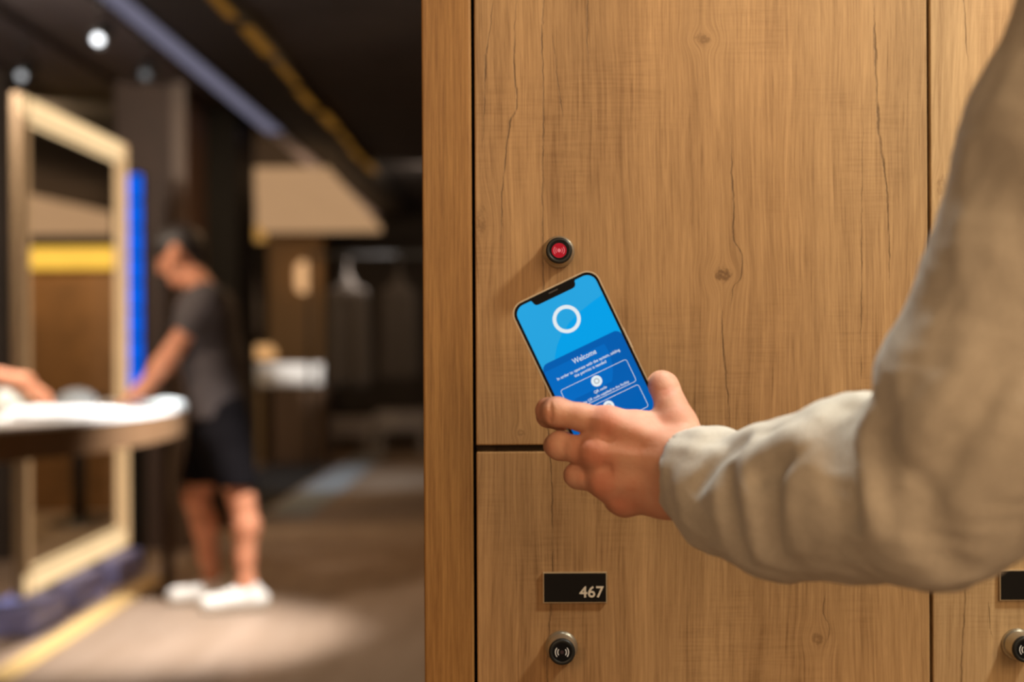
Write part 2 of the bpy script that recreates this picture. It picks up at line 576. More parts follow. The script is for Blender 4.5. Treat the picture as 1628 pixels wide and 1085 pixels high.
M_oak2 = wood('oak_decor_second', (0.55, 0.40, 0.22), (0.20, 0.118, 0.052), 7.9, [
    (cr((1533 - 725, -60), (1536 - 725, 60), (1541 - 725, 110)), 0.0011),
    (cr((1536 - 725, 700), (1535 - 725, 945), (1530 - 725, 1040), (1526 - 725, 1200)), 0.0010),
    (cr((1573 - 725, 960), (1575 - 725, 1000), (1580 - 725, 1020)), 0.0008)],
    [(dx(1500 - 725), dz(300), 0.006, 0.012, 0.4)])
M_stile = wood('stile_veneer', (0.37, 0.20, 0.064), (0.17, 0.076, 0.020), 15.0, wave=0.25, fine=1.5, saw=0.15)
M_edge = mat('door_edge_band', (0.55, 0.34, 0.14), 0.4, var=0.1)
M_carcass = mat('carcass_board', (0.10, 0.055, 0.022), 0.6)  # plain dark brown board for carcass and plinth
M_plate = mat('plate_black', (0.006, 0.005, 0.0045), 0.5, var=0.1, scale=300, spec=0.15)
M_alu = mat('plate_edge_brass', (0.62, 0.50, 0.33), 0.35, 0.6, var=0.05)
M_digit = mat('digit_print', (0.62, 0.56, 0.46), 0.6, var=0.05)
M_ringm = mat('lock_ring_nickel', (0.50, 0.46, 0.37), 0.3, 0.85, var=0.06)
M_lockb = mat('lock_black', (0.004, 0.004, 0.005), 0.45, var=0.1, spec=0.12)
M_lockg = mat('lock_bezel', (0.014, 0.015, 0.015), 0.4, var=0.1, spec=0.3)
M_sym = mat('lock_symbol_print', (0.72, 0.75, 0.80), 0.5)
M_red = emis('lock_red_light', (0.50, 0.012, 0.022), 0.85, (0.25, 0.01, 0.012))
M_redsym = emis('lock_symbol_lit', (0.9, 0.22, 0.22), 0.8, (0.4, 0.2, 0.2))
M_dotm = mat('lock_dot', (0.05, 0.03, 0.035), 0.5, spec=0.1)

ZG1, ZG0 = dz(708.0), dz(718.5)        # gap between the two tiers
TOPZ, BOTZ = 2.06, 0.10
GAP = 0.0026
def door_mesh(x0, x1, z0, z1):
    b = box_bm(x0, x1, 0.0, 0.019, z0, z1, 0.0014, 3)
    return b
def make_lock(parent, x, z, red=False, stick=0.022):
    r = 0.0118
    lk = lathe('lock', [(r + 0.0022, 0.0), (r + 0.0022, -0.0030), (r + 0.0008, -0.0042), (r + 0.0002, -0.005), (r, -stick + 0.0035), (r - 0.0006, -stick + 0.001)],
               M_ringm, parent, 'Y', 56, (x, 0, z))
    lathe('bezel', [(r - 0.0003, -stick + 0.0020), (r - 0.0005, -stick - 0.0006), (r - 0.0018, -stick - 0.0016), (r - 0.0036, -stick - 0.0013), (r - 0.0042, -stick - 0.0002)],
          M_lockg, lk, 'Y', 56, (x, 0, z))
    fy = -stick - 0.0004
    lathe('face', [(0.0088, fy + 0.001), (0.0088, fy - 0.0004), (0.0080, fy - 0.0009)], M_lockb, lk, 'Y', 40, (x, 0, z), False)
    if red:
        lathe('red_light', [(0.0064, fy - 0.0005), (0.0064, fy - 0.00095)], M_red, lk, 'Y', 40, (x, 0, z), False)
    ys = fy - 0.0011
    sm = M_redsym if red else M_sym
    for sgn in (0, 180):
        for (ra, rb) in ((0.0034, 0.0041), (0.0054, 0.0061)) if not red else ((0.0026, 0.0032), (0.0043, 0.0049)):
            annulus('wave_mark', x, z, ra, rb, ys, sm, lk, sgn - 42, sgn + 42, 12)
    lathe('dot', [(0.0016, fy), (0.0016, ys)], sm if red else M_dotm, lk, 'Y', 16, (x, 0, z), False)
    return lk
def make_plate(parent, x0, x1, z0, z1, s=None):
    p = prism_y('number_plate', [(x0, z0), (x1, z0), (x1, z1), (x0, z1)], -0.0030, 0.0, M_alu, parent)
    prism_y('plate_face', [(x0 + .0008, z0 + .0008), (x1 - .0008, z0 + .0008), (x1 - .0008, z1 - .0008), (x0 + .0008, z1 - .0008)], -0.0033, -0.0028, M_plate, p)
    if s:
        text('number', s, 0.0138, 0.0215, ((x1 - 0.0028 - 0.0215 / 2), -0.0035, z0 + 0.0050), M_digit, p, 'CENTER', 0.00020)
    return p
def make_locker(col, oak, label):
    root = empty('locker', (col * PITCH, DY, 0))
    x0, x1 = X0, X0 + PITCH
    fr = bmesh.new()
    for a in ((x0, x0 + 0.018), (x1 - 0.018, x1)):
        box_bm(a[0], a[1], 0.021, 0.50, BOTZ, TOPZ, bm=fr)
    for zc in (BOTZ + 0.009, 0.755, (ZG0 + ZG1) / 2, TOPZ - 0.009):
        box_bm(x0 + 0.018, x1 - 0.018, 0.024, 0.49, zc - 0.009, zc + 0.009, bm=fr)
    box_bm(x0 + 0.018, x1 - 0.018, 0.49, 0.50, BOTZ, TOPZ, bm=fr)
    from_bm('carcass', fr, M_carcass, root)
    box('plinth', x0, x1, 0.05, 0.48, 0, BOTZ, M_carcass, root)
    for za, zb in ((ZG1, TOPZ), (0.758, ZG0), (BOTZ, 0.752)):
        from_bm('door', door_mesh(x0 + GAP / 2, x1 - GAP / 2, za, zb), oak, root)
    tag(root, label, 'locker')
    return root
lk1 = make_locker(0, M_oak1, 'oak-fronted locker column with the lit red lock and number 467 plate')
lk2 = make_locker(1, M_oak2, 'oak-fronted locker column behind the raised elbow, its plate cut off')
# side panel belongs to the first column: a deeper-toned veneered stile
from_bm('side_panel', box_bm(dx(672.5), X0 - GAP * 0.6, -0.002, 0.50, 0, TOPZ + 0.02, 0.0022, 3), M_stile, lk1)
make_lock(lk1, *cr((888, 401))[0], red=True, stick=0.021)['label'] = 'round lock knob with a glowing red face'
c = cr((892.5, 1028.5))[0]
make_lock(lk1, *c)
pa, pb = cr((863.5, 958.5))[0], cr((964.5, 909.5))[0]
make_plate(lk1, pa[0], pb[0], pa[1], pb[1], '467')
make_lock(lk2, c[0], c[1])
make_plate(lk2, pa[0], pb[0], pa[1], pb[1])

# ================================================================== phone
PH_W, PH_H, PH_T = 0.0715, 0.1467, 0.0074
PD = PH_W * FPX / 151.0                        # distance of the screen
pc = W(943.0, 596.0, PD)
phone = empty('phone', pc, (0, -math.radians(25.6) + ROLL, 0))
tag(phone, 'black smartphone with a blue welcome screen held in the hand', 'phone')
M_pframe = mat('phone_frame_steel', (0.60, 0.53, 0.43), 0.35, 0.7, var=0.05)
M_pglass = mat('phone_black_glass', (0.004, 0.004, 0.005), 0.12, var=0.05)
prism_y('body', rrect(0, 0, PH_W, PH_H, 0.0105, 10), 0.0002, PH_T, M_pframe, phone, 0.0006, 3)
prism_y('front_glass', rrect(0, 0, PH_W - 0.0019, PH_H - 0.0019, 0.0096, 10), 0.0, 0.0010, M_pglass, phone, 0.0003, 2)
for (z0, z1) in ((0.033, 0.0405), (0.016, 0.027), (0.002, 0.013)):
    box('side_button', -PH_W / 2 - 0.0005, -PH_W / 2 + 0.0006, 0.0026, 0.0051, z0, z1, M_pframe, phone, 0.0003)
box('side_button', PH_W / 2 - 0.0006, PH_W / 2 + 0.0005, 0.0026, 0.0051, 0.005, 0.022, M_pframe, phone, 0.0003)
def pv(v):
    return PH_H / 2 - v * 0.001
E = 0.0000
def sRGB(*c):
    return tuple(((q / 255) / 12.92 if q / 255 < 0.04045 else ((q / 255 + 0.055) / 1.055) ** 2.4) for q in c)
M_scr_hi = emis('screen_sky_blue', sRGB(0, 166, 240), 0.93)
M_scr_hi2 = emis('screen_pale_blue', sRGB(40, 170, 232), 0.93)
M_scr_lo = emis('screen_deep_blue', sRGB(0, 96, 180), 0.95)
M_scr_lo2 = emis('screen_mid_blue', sRGB(0, 108, 196), 0.95)
M_scr_w = emis('screen_white', (0.86, 0.93, 0.97), 0.9)
M_scr_g = emis('screen_grey', (0.45, 0.5, 0.52), 0.8)
SW, SH, SR = 0.0655, 0.1405, 0.0078
disp = prism_y('display', rrect(0, 0, SW, SH, SR, 10), -0.00012, 0.0, M_scr_hi2, phone)
# pale sector: upper-left and the far upper-right of the header, bounded by a big disc
def clip_header(name, keep, y, m):
    bm = bmesh.new()
    bm.faces.new([bm.verts.new((p[0], y, p[1])) for p in rrect(0, 0, SW, SH, SR, 10)])
    for co, no in keep:
        bmesh.ops.bisect_plane(bm, geom=bm.verts[:] + bm.edges[:] + bm.faces[:], plane_co=co, plane_no=no, clear_outer=True)
    return from_bm(name, bm, m, disp)
def clip_disc(cx, cz, r, n, z_hi, z_lo, name, y, m):
    bm = bmesh.new()
    bm.faces.new([bm.verts.new((cx + r * math.cos(2 * math.pi * i / n), y, cz + r * math.sin(2 * math.pi * i / n))) for i in range(n)])
    for co, no in (((SW / 2, 0, 0), (1, 0, 0)), ((-SW / 2, 0, 0), (-1, 0, 0)), ((0, 0, z_hi), (0, 0, 1)), ((0, 0, z_lo), (0, 0, -1))):
        bmesh.ops.bisect_plane(bm, geom=bm.verts[:] + bm.edges[:] + bm.faces[:], plane_co=co, plane_no=no, clear_outer=True)
    return from_bm(name, bm, m, disp)
arc = [(-21.5, 51.5), (-19.6, 48), (-15.2, 42), (-8.6, 35.9), (1.0, 30.2), (12.0, 26.2), (23.0, 23.6), (32.7, 21.8), (32.7, 52.0)]
poly('header_shade', [(u * 0.001, -0.00016, pv(v)) for u, v in arc][::-1], M_scr_hi, disp)
bm = bmesh.new()
pan = rrect(0, (pv(50.7) - SH / 2) / 2, SW, pv(50.7) + SH / 2, 0.0052, 8)
bm.free()
prism_y('lower_panel', pan, -0.00022, -0.00018, M_scr_lo, disp)
clip_disc(-0.018, pv(62), 0.036, 64, pv(56), pv(84), 'panel_glow', -0.00024, M_scr_lo2)
annulus('logo_ring', 0.0001, pv(27), 0.0078, 0.0106, -0.00026, M_scr_w, disp, n=64, thick=0.00004)
text('welcome', 'Welcome', 0.0058, 0.0192, (0, -0.0003, pv(60.0)), M_scr_w, disp, bold=0.00003, extrude=0.00003)
text('caption', 'In order to operate with the system, adding', 0.0031, 0.0520, (0, -0.0003, pv(65.9)), M_scr_w, disp, bold=0.00003, extrude=0.00003)
text('caption', 'the permits is needed', 0.0031, 0.0262, (0, -0.0003, pv(69.4)), M_scr_w, disp, bold=0.00003, extrude=0.00003)
def outline_box(v0, v1, hw=27.6):
    o = rrect(0, (pv(v0) + pv(v1)) / 2, 2 * hw * .001, (v1 - v0) * .001, 0.002, 5)
    i = rrect(0, (pv(v0) + pv(v1)) / 2, 2 * hw * .001 - .0007, (v1 - v0) * .001 - .0007, 0.00165, 5)
    bm = bmesh.new()
    a = [bm.verts.new((p[0], -0.00028, p[1])) for p in o]
    b = [bm.verts.new((p[0], -0.00028, p[1])) for p in i]
    for k in range(len(a)):
        j = (k + 1) % len(a)
        bm.faces.new((a[k], a[j], b[j], b[k]))
    from_bm('box_outline', bm, M_scr_w, disp)
outline_box(73.3, 91.8)
outline_box(94.3, 113.0)
for v in (78.8, 99.8):
    lathe('icon_disc', [(0.0042, -0.0002), (0.0042, -0.00032)], M_scr_w, disp, 'Y', 32, (0.0003, 0, pv(v)), False)
    annulus('icon_mark', 0.0003, pv(v), 0.0014, 0.0021, -0.00036, M_scr_g, disp, n=24)
text('caption', 'QR code', 0.0030, 0.0104, (0, -0.0003, pv(86.8)), M_scr_w, disp, bold=0.00003, extrude=0.00003)
text('caption', 'Scan the QR code supplied in the facility', 0.0028, 0.0440, (0, -0.0003, pv(90.4)), M_scr_w, disp, bold=0.00002, extrude=0.00003)
# notch
nz = PH_H / 2 - 0.0025
npts = [(-0.0200, nz + .0012), (-0.0188, nz - 0.0003), (-0.0177, nz - 0.0016), (-0.0174, nz - 0.0034), (-0.0160, nz - 0.0052), (-0.0140, nz - 0.0056)]
npts = npts + [(-x, z) for x, z in npts[::-1]]
nt = prism_y('notch', npts, -0.0004, -0.0001, M_pglass, phone)
prism_y('earpiece', rrect(0, nz - 0.0012, 0.0075, 0.0009, 0.0004, 4), -0.00044, -0.0003, mat('earpiece_mesh', (0.05, 0.05, 0.055), 0.6), nt)

# ================================================================== hand and sleeve
def skin_mat(name, base=(0.56, 0.27, 0.165)):
    t = NT(name)
    a = t.n('ShaderNodeAttribute', attribute_name='flush').outputs['Fac']
    n = t.noise(t.obj(), 55, 4)
    n2 = t.noise(t.obj(), 900, 3)
    col = t.mix(t.rng(n, 0.38, 0.66, 0, 0.85), (*base, 1), (base[0] * 0.95, base[1] * 0.78, base[2] * 0.74, 1))
    col = t.mix(a, col, (base[0] * 0.74, base[1] * 0.36, base[2] * 0.30, 1))
    col = t.mix(t.rng(n2, 0.5, 0.75, 0, 0.25), col, (base[0] * 0.7, base[1] * 0.6, base[2] * 0.55, 1))
    n4 = t.noise(t.obj(), 230, 3, 0.6)
    t.bump(t.math('MULTIPLY_ADD', n4, 1.5, n2), 0.22, 0.0010)
    t.base(col, 0.58, 0, 0.3)
    t.b.inputs['Subsurface Weight'].default_value = 0.12
    t.b.inputs['Subsurface Radius'].default_value = (0.008, 0.003, 0.0015)
    t.b.inputs['Subsurface Scale'].default_value = 0.4
    return t.m
M_skin = skin_mat('skin', (0.56, 0.30, 0.205))
mm = 0.001
h0 = W(845, 575, PD); h1 = W(1210, 850, PD)
hf = Field((h0.x, 0.955, h1.z), (h1.x, 1.115, h0.z), 0.0011)
D0 = PD                                          # screen plane
def H(px, py, dd, r):
    return (np.array(W(px, py, D0 + dd * mm)), r * mm)
# palm and back of the hand: metacarpals spreading from the wrist
carp = [H(1078, 712, -36, 14), H(1080, 737, -39, 14.5), H(1080, 764, -39, 14.5), H(1074, 789, -35, 14)]
mcps = [H(966, 674, -18.5, 11.6), H(948, 719, -20.5, 11.8), H(960, 766, -19.5, 11.0), H(990, 796, -16, 10.4)]
for c_, m_ in zip(carp, mcps):
    hf.add_cone(c_[0], m_[0], c_[1], m_[1], 0.014)
# palm flesh and web of the thumb
hf.add_cone(*(lambda a, b: (a[0], b[0], a[1], b[1]))(H(1068, 735, -20, 15), H(985, 725, -13.5, 11)), 0.010)
hf.add_cone(*(lambda a, b: (a[0], b[0], a[1], b[1]))(H(1060, 775, -20, 16), H(1000, 780, -13, 11)), 0.010)
hf.add_cone(*(lambda a, b: (a[0], b[0], a[1], b[1]))(H(1012, 675, -17, 10.5), H(1066, 680, -18, 11)), 0.010)
# thumb
th = [H(1100, 714, -36, 14), H(1080, 672, -24, 11.2), H(1066, 642, -14, 9.6), H(1056, 615, -5, 9.2), H(1051, 612, 7, 8.6), H(1047, 612, 15, 8.0)]
hf.chain(th, 0.009)
for a_, b_ in zip((H(946, 674, -11, 7.5), H(940, 716, -11, 7.5), H(952, 760, -10, 7)), (H(940, 716, -11, 7.5), H(952, 760, -10, 7), H(986, 790, -10, 7.5))):
    hf.add_cone(a_[0], b_[0], a_[1], b_[1], 0.012)
# fingers
fing = [
    [mcps[0], H(925, 664, -13, 10.3), H(884, 655, -8.5, 10.1), H(872, 653, 2, 9.4), H(871, 662, 14, 8.4), H(890, 668, 18, 7.6), H(912, 670, 17.4, 6.8)],
    [mcps[1], H(918, 715, -13, 10.0), H(890, 709, -5.5, 9.9), H(884, 709, 6, 9.0), H(894, 714, 17, 8.0), H(922, 722, 17.6, 7.2), H(940, 724, 17.4, 6.8)],
    [mcps[2], H(936, 760, -12, 9.0), H(918, 756, -5, 8.6), H(914, 756, 6, 8.2), H(922, 758, 16, 7.6), H(948, 760, 17.6, 6.8), H(962, 760, 17.2, 6.4)],
    [mcps[3], H(980, 797, -5, 8.6), H(978, 794, 4, 7.8), H(980, 788, 14, 7.2), H(990, 780, 17, 6.6), H(1006, 772, 16.4, 6.0)],
]
for ch in fing:
    sub = Field((h0.x, 0.955, h1.z), (h1.x, 1.115, h0.z), 0.0011)
    sub.chain(ch, 0.0035)
    k = 0.0042
    # a finger blends with the palm near its root but stays clear of its neighbours further out
    A, Dm = hf.F, sub.F
    ax = hf.lo[0] + hf.h * np.arange(hf.n[0], dtype=np.float32)
    root_x = ch[0][0][0]
    kk = np.clip(0.0004 + 0.55 * (ax - (root_x - 0.015)), 0.0005, 0.0095)[:, None, None]
    hh = np.clip(0.5 + 0.5 * (Dm - A) / kk, 0, 1)
    hf.F = Dm * (1 - hh) + A * hh - kk * hh * (1 - hh)
# knuckles, tendons
for m_, s_ in zip(mcps, (1.0, 1.05, 0.95, 0.85)):
    p = m_[0] + np.array((-0.0015, -0.0046, 0.0))
    hf.add_ell(p, (0.0088 * s_, 0.0078 * s_, 0.0080 * s_), 0.006)
for ch in fing[:3]:
    p = ch[2][0] + np.array((-0.001, -0.0015, 0.0))
    hf.add_ell(p + np.array((0.002, 0.001, 0)), (0.0088, 0.0092, 0.0092), 0.006)
for c_, m_ in list(zip(carp, mcps))[:3]:
    a = c_[0] + np.array((0, -0.0135, 0)); b = m_[0] + np.array((0.004, -0.0092, 0))
    hf.add_cone(a, b, 0.0020, 0.0022, 0.008)
# creases across the finger bends
for px, y0, y1 in ((876, 640, 672), (873, 642, 670)):
    pts = []
    for yy in np.linspace(y0, y1, 5):
        q = hf.hit(px + 1.5 * math.sin((yy - y0) / (y1 - y0) * 3.1), float(yy), 0.98, 1.1)
        if q is not None:
            pts.append((np.array(q) + np.array((0, -0.0003, 0)), 0.0007))
    if len(pts) > 1:
        hf.chain(pts, 0.0010, sub=True)
for pts_, amp_ in (([(1047, 630), (1058, 628), (1070, 622), (1080, 612)], -0.0007), ([(1046, 622), (1058, 620), (1070, 614)], -0.0006),
                   ([(893, 694), (897, 706), (896, 722)], -0.0006), ([(925, 744), (929, 756), (927, 768)], -0.0006),
                   ([(1062, 700), (1080, 694), (1098, 690)], -0.0008), ([(958, 690), (966, 698), (972, 706)], -0.0012), ([(952, 742), (962, 746), (975, 748)], -0.0014)):
    q_ = [np.array(p_) for p_ in (hf.hit(a_, b_, 0.97, 1.1) for a_, b_ in pts_) if p_ is not None]
    if len(q_) > 1:
        hf.line(q_, 0.0022 if abs(amp_) < 0.001 else 0.0050, amp_)
# heel of the hand, wrist
hf.add_cone(*(lambda a, b: (a[0], b[0], a[1], b[1]))(H(1078, 740, -37, 23), H(1200, 762, -95, 26)), 0.010)
hf.add_cone(*(lambda a, b: (a[0], b[0], a[1], b[1]))(H(1060, 788, -33, 15.5), H(1130, 790, -62, 19)), 0.012)
person = empty('person', (0.62, 0.6, 0.0))
tag(person, 'outstretched right arm in a grey-beige sweatshirt, hand gripping the phone', 'person')
po = np.array(person.location)
hand = hf.build('hand', M_skin, person, 3, po)
tag(hand, 'bare right hand with fingers wrapped round the phone')
def paint_flush(o, spots, origin):
    me = o.data
    co = np.empty(len(me.vertices) * 3, np.float32); me.vertices.foreach_get('co', co)
    co = co.reshape(-1, 3) + np.array(origin, np.float32)
    f = np.zeros(len(co), np.float32)
    for p, r, s_ in spots:
        f = np.maximum(f, s_ * np.exp(-((co - np.array(p, np.float32)) ** 2).sum(1) / (r * r)))
    at = me.attributes.new('flush', 'FLOAT', 'POINT')
    at.data.foreach_set('value', f)
sp = [(m_[0] + np.array((-0.001, -0.011, 0)), 0.0120, 0.62) for m_ in mcps]
sp += [(H(1062, 628, -18, 1)[0], 0.006, 0.6), (H(1070, 672, -30, 1)[0], 0.006, 0.45), (H(975, 686, -29, 1)[0], 0.006, 0.5)]
sp += [(ch[3][0] + np.array((-0.006, -0.003, 0)), 0.009, 0.2) for ch in fing]
paint_flush(hand, sp, po)

def knit_mat():
    t = NT('sweatshirt_knit')
    x, y, z = t.xyz()
    n = t.noise(t.obj(), 1500, 3, 0.7)
    n2 = t.noise(t.obj(), 260, 4, 0.6)
    n3 = t.noise(t.obj(), 14, 3)
    col = t.mix(t.rng(n, 0.35, 0.65), (0.58, 0.53, 0.46, 1), (0.40, 0.36, 0.305, 1))
    col = t.mix(t.rng(n2, 0.45, 0.75, 0, 0.35), col, (0.34, 0.30, 0.25, 1))
    col = t.mix(t.rng(n3, 0.35, 0.65, 0, 0.2), col, (0.50, 0.455, 0.385, 1))
    t.bump(t.math('ADD', n, n2), 0.35, 0.0008)
    t.base(col, 0.95, 0, 0.15)
    t.b.inputs['Sheen Weight'].default_value = 0.15
    return t.m
M_knit = knit_mat()
sf = Field((W(1040, 600, 1.04).x, 0.66, 0.955), (0.47, 1.07, 1.50), 0.0023)
def A(px, py, d, r):
    return (np.array(W(px, py, d)), r * mm)
cuff = [A(1106, 754, 1.026, 33.5), A(1130, 758, 1.014, 35.0)]
fore = [A(1128, 764, 1.014, 34), A(1158, 786, 1.000, 42.0), A(1246, 796, 0.962, 53), A(1372, 777, 0.915, 60), A(1478, 798, 0.868, 46)]
uppr = [A(1480, 800, 0.868, 46), A(1540, 640, 0.845, 52), A(1690, 225, 0.81, 53), A(1830, -70, 0.78, 58), A(1890, -160, 0.76, 62)]
sf.chain(cuff, 0.006)
sf.chain(fore, 0.010)
sf.chain(uppr, 0.020)
sf.chain([A(1490, 792, 0.862, 44), A(1690, 715, 0.84, 52)], 0.03)
sf.chain([A(1560, 640, 0.845, 50), A(1700, 640, 0.83, 56)], 0.03)
base_copy = sf.F.copy()
def fold(pts, w, amp):
    """a ridge (amp > 0) or crease of cloth along a line on the sleeve; sizes in millimetres"""
    F_keep = sf.F
    sf.F = base_copy
    q = []
    for px, py in pts:
        p = sf.hit(px, py, 0.66, 1.08)
        if p is not None:
            q.append(np.array(p))
    sf.F = F_keep
    if len(q) > 1:
        sf.line(q, w * mm, amp * mm)
# creases and ridges from the cuff to the elbow
fold([(1098, 790), (1112, 770), (1128, 742), (1155, 716), (1192, 694)], 7.5, -11)
fold([(1292, 674), (1290, 684), (1294, 700)], 7, -3.0)
fold([(1140, 690), (1150, 700), (1160, 715)], 7, -4.0)
fold([(1180, 738), (1205, 726), (1240, 709), (1272, 694), (1296, 684)], 10, 9.5)
fold([(1190, 772), (1218, 755), (1252, 737), (1290, 716)], 6.5, -6.5)
fold([(1160, 735), (1156, 775), (1160, 820), (1172, 870), (1187, 905)], 7.5, -10)
fold([(1190, 725), (1186, 765), (1192, 810), (1204, 860), (1216, 905)], 7, 6.0)
fold([(1248, 750), (1236, 780), (1231, 830), (1237, 880)], 8, -6)
fold([(1300, 674), (1272, 720), (1258, 770), (1258, 830), (1268, 890)], 11, 4.5)
fold([(1386, 622), (1348, 648), (1334, 690), (1340, 745), (1350, 800), (1356, 850)], 10, -14.0)
fold([(1330, 645), (1312, 690), (1306, 745), (1312, 810), (1322, 870)], 12, 4.0)
fold([(1392, 640), (1372, 690), (1378, 750), (1384, 810), (1388, 870)], 9, 8.0)
fold([(1400, 610), (1412, 660), (1404, 720), (1410, 790), (1424, 860)], 12, -3.5)
fold([(1575, 520), (1530, 600), (1475, 680), (1430, 730)], 12, 8)
fold([(1610, 540), (1560, 630), (1505, 720), (1460, 790)], 13, -8.0)
fold([(1640, 600), (1590, 690), (1545, 780), (1520, 860)], 14, 7.0)
fold([(1450, 770), (1470, 820), (1500, 880), (1530, 925)], 12, -7)
fold([(1540, 250), (1580, 300), (1640, 330)], 18, -4.0)
fold([(1500, 380), (1560, 400), (1620, 390)], 18, 3.0)
fold([(1600, 130), (1640, 200), (1660, 300)], 16, 4.0)
sl_, P_ = sf.block(sf.lo, sf.lo + sf.h * sf.n)
q1 = (P_[0] + 0.35 * P_[2] - 0.25 * P_[1]) * 250; q2 = (P_[2] - 0.5 * P_[0]) * 190; q3 = (P_[1] + P_[0] * 0.6) * 160
sf.F += (0.0006 * np.sin(q1 + 1.7 * np.sin(q2 * 0.6)) * np.sin(q2 + 1.3 * np.sin(q3)) + 0.0004 * np.sin(q3 * 1.7 + 2 * np.sin(q1 * 0.4))).astype(np.float32)
# hollow cuff
ca, cb = cuff[0][0], cuff[1][0]
axv = (ca - cb) / np.linalg.norm(ca - cb)
fa = fore[2][0] - ca
fa /= np.linalg.norm(fa)
sf.add_cone(ca - fa * 0.075, ca + fa * 0.004, 0.0300, 0.0295, 0.003, True)
sleeve = sf.build('sleeve', M_knit, person, 3, po)
tag(sleeve, 'baggy grey-beige sweatshirt sleeve with folds')

# ================================================================== behind: gallery with table, people, lit frame
M_brownw = mat('brown_panel', (0.22, 0.11, 0.042), 0.55, var=0.2, scale=6)
M_col = mat('brown_column_paint', (0.075, 0.042, 0.027), 0.6, var=0.12, scale=5)
M_blackm = mat('black_metal', (0.010, 0.009, 0.009), 0.5, var=0.2)
M_white = mat('white_laminate', (0.80, 0.79, 0.77), 0.4, var=0.04)
M_gold = mat('frame_bronze', (0.20, 0.135, 0.075), 0.4, 0.3, var=0.08)
M_glow = emis('frame_diffuser', (1.0, 0.70, 0.37), 1.15, (0.7, 0.65, 0.55))
M_glow2 = emis('frame_diffuser_soft', (1.0, 0.62, 0.30), 0.86, (0.7, 0.65, 0.55))
M_glow3 = emis('frame_diffuser_dim', (1.0, 0.58, 0.27), 0.42, (0.6, 0.5, 0.4))
M_amber = emis('amber_diffuser', (1.0, 0.56, 0.075), 1.12, (0.7, 0.5, 0.3))

# --- free-standing lit frame
FX, FY0, FY1, FZ0, FZ1 = -2.10, 5.86, 7.42, 0.125, 2.215
fr = empty('light_frame', (FX, FY0, 0))
tag(fr, 'tall rectangular frame edged with warm white light beside the table', 'light frame')
def fbox(name, x0, x1, y0, y1, z0, z1, m, p=None, bev=0.004):
    return box(name, x0 - FX, x1 - FX, y0 - FY0, y1 - FY0, z0, z1, m, p or fr, bev)
t_ = 0.10
wx = 0.021
posts = []
for y0, y1 in ((FY0, FY0 + t_), (FY1 - t_, FY1)):
    posts.append(fbox('post', FX - wx, FX + wx, y0, y1, FZ0, FZ1, M_gold))
for z0, z1 in ((FZ0, FZ0 + t_), (FZ1 - t_, FZ1)):
    posts.append(fbox('rail', FX - wx, FX + wx, FY0 + t_, FY1 - t_, z0, z1, M_gold))
ins = 0.006
fbox('diffuser', FX - wx + ins, FX + wx - ins, FY0 + t_, FY0 + t_ + 0.006, FZ0 + t_, FZ1 - t_, M_glow, posts[0], 0)
fbox('diffuser', FX - wx + ins, FX + wx - ins, FY1 - t_ - 0.006, FY1 - t_, FZ0 + t_, FZ1 - t_, M_glow2, posts[1], 0)
fbox('diffuser', FX - wx + ins, FX + wx - ins, FY0 + t_, FY1 - t_, FZ0 + t_, FZ0 + t_ + 0.006, M_glow, posts[2], 0)
fbox('diffuser', FX - wx + ins, FX + wx - ins, FY0 + t_, FY1 - t_, FZ1 - t_ - 0.006, FZ1 - t_, M_glow, posts[3], 0)
for p_, (a, b, c0, c1) in zip(posts, ((FY0 + .05, FY0 + t_ - .008, FZ0 + .008, FZ1 - .008), (FY1 - t_ + .008, FY1 - .008, FZ0 + .008, FZ1 - .008), (FY0 + .01, FY1 - t_, FZ0 + .008, FZ0 + t_ - .008), (FY0 + .01, FY1 - t_, FZ1 - t_ + .008, FZ1 - .008))):
    fbox('side_diffuser', FX + wx, FX + wx + 0.004, a, b, c0, c1, M_glow3 if p_ is posts[0] else M_glow2 if p_ is posts[1] else M_glow, p_, 0)
# plinth blocks that carry the frame, the violet-blue light on them put into their colour
M_blueb = mat('block_blue_wash', (0.24, 0.26, 0.58), 0.5, var=0.1)
for i, (y0, y1) in enumerate(((5.66, 6.10), (6.24, 6.66), (6.86, 7.30))):
    b_ = box('plinth_block', FX - 0.09, FX + 0.13, y0, y1, 0.0, FZ0, M_blueb, None, 0.02, 3)
    tag(b_, ('low block painted as lit in blue, under the front post of the lit frame', 'low block painted as lit in blue, under the middle of the lit frame', 'low block painted as lit in blue, under the rear post of the lit frame')[i], 'plinth', 'blocks under the lit frame')
tag(box('floor_glow_strip', -1.90, -1.80, 4.9, 7.1, 0.0, 0.012, mat('pale_yellow_glow', (0.62, 0.42, 0.17), 0.5), None, 0.004),  # light on the floor put in as a pale yellow strip
    'pale yellow strip standing for light on the floor before the frame', 'floor strip')
# blue light tube behind the frame
bl = empty('blue_light', (-2.085, 7.56, 0))
tag(bl, 'vertical blue neon light panel standing behind the lit frame', 'light')
box('housing', -0.035, 0.05, 0.0, 0.05, 0.0, 2.09, M_blackm, bl, 0.004)
M_blue = emis('blue_diffuser', (0.0, 0.13, 0.85), 1.05, (0.02, 0.05, 0.3))
for k in range(9):
    z0 = 0.78 + k * 0.145
    box('light_segment', -0.03, 0.045, -0.012, 0.0, z0, z0 + 0.135, M_blue, bl, 0.003)

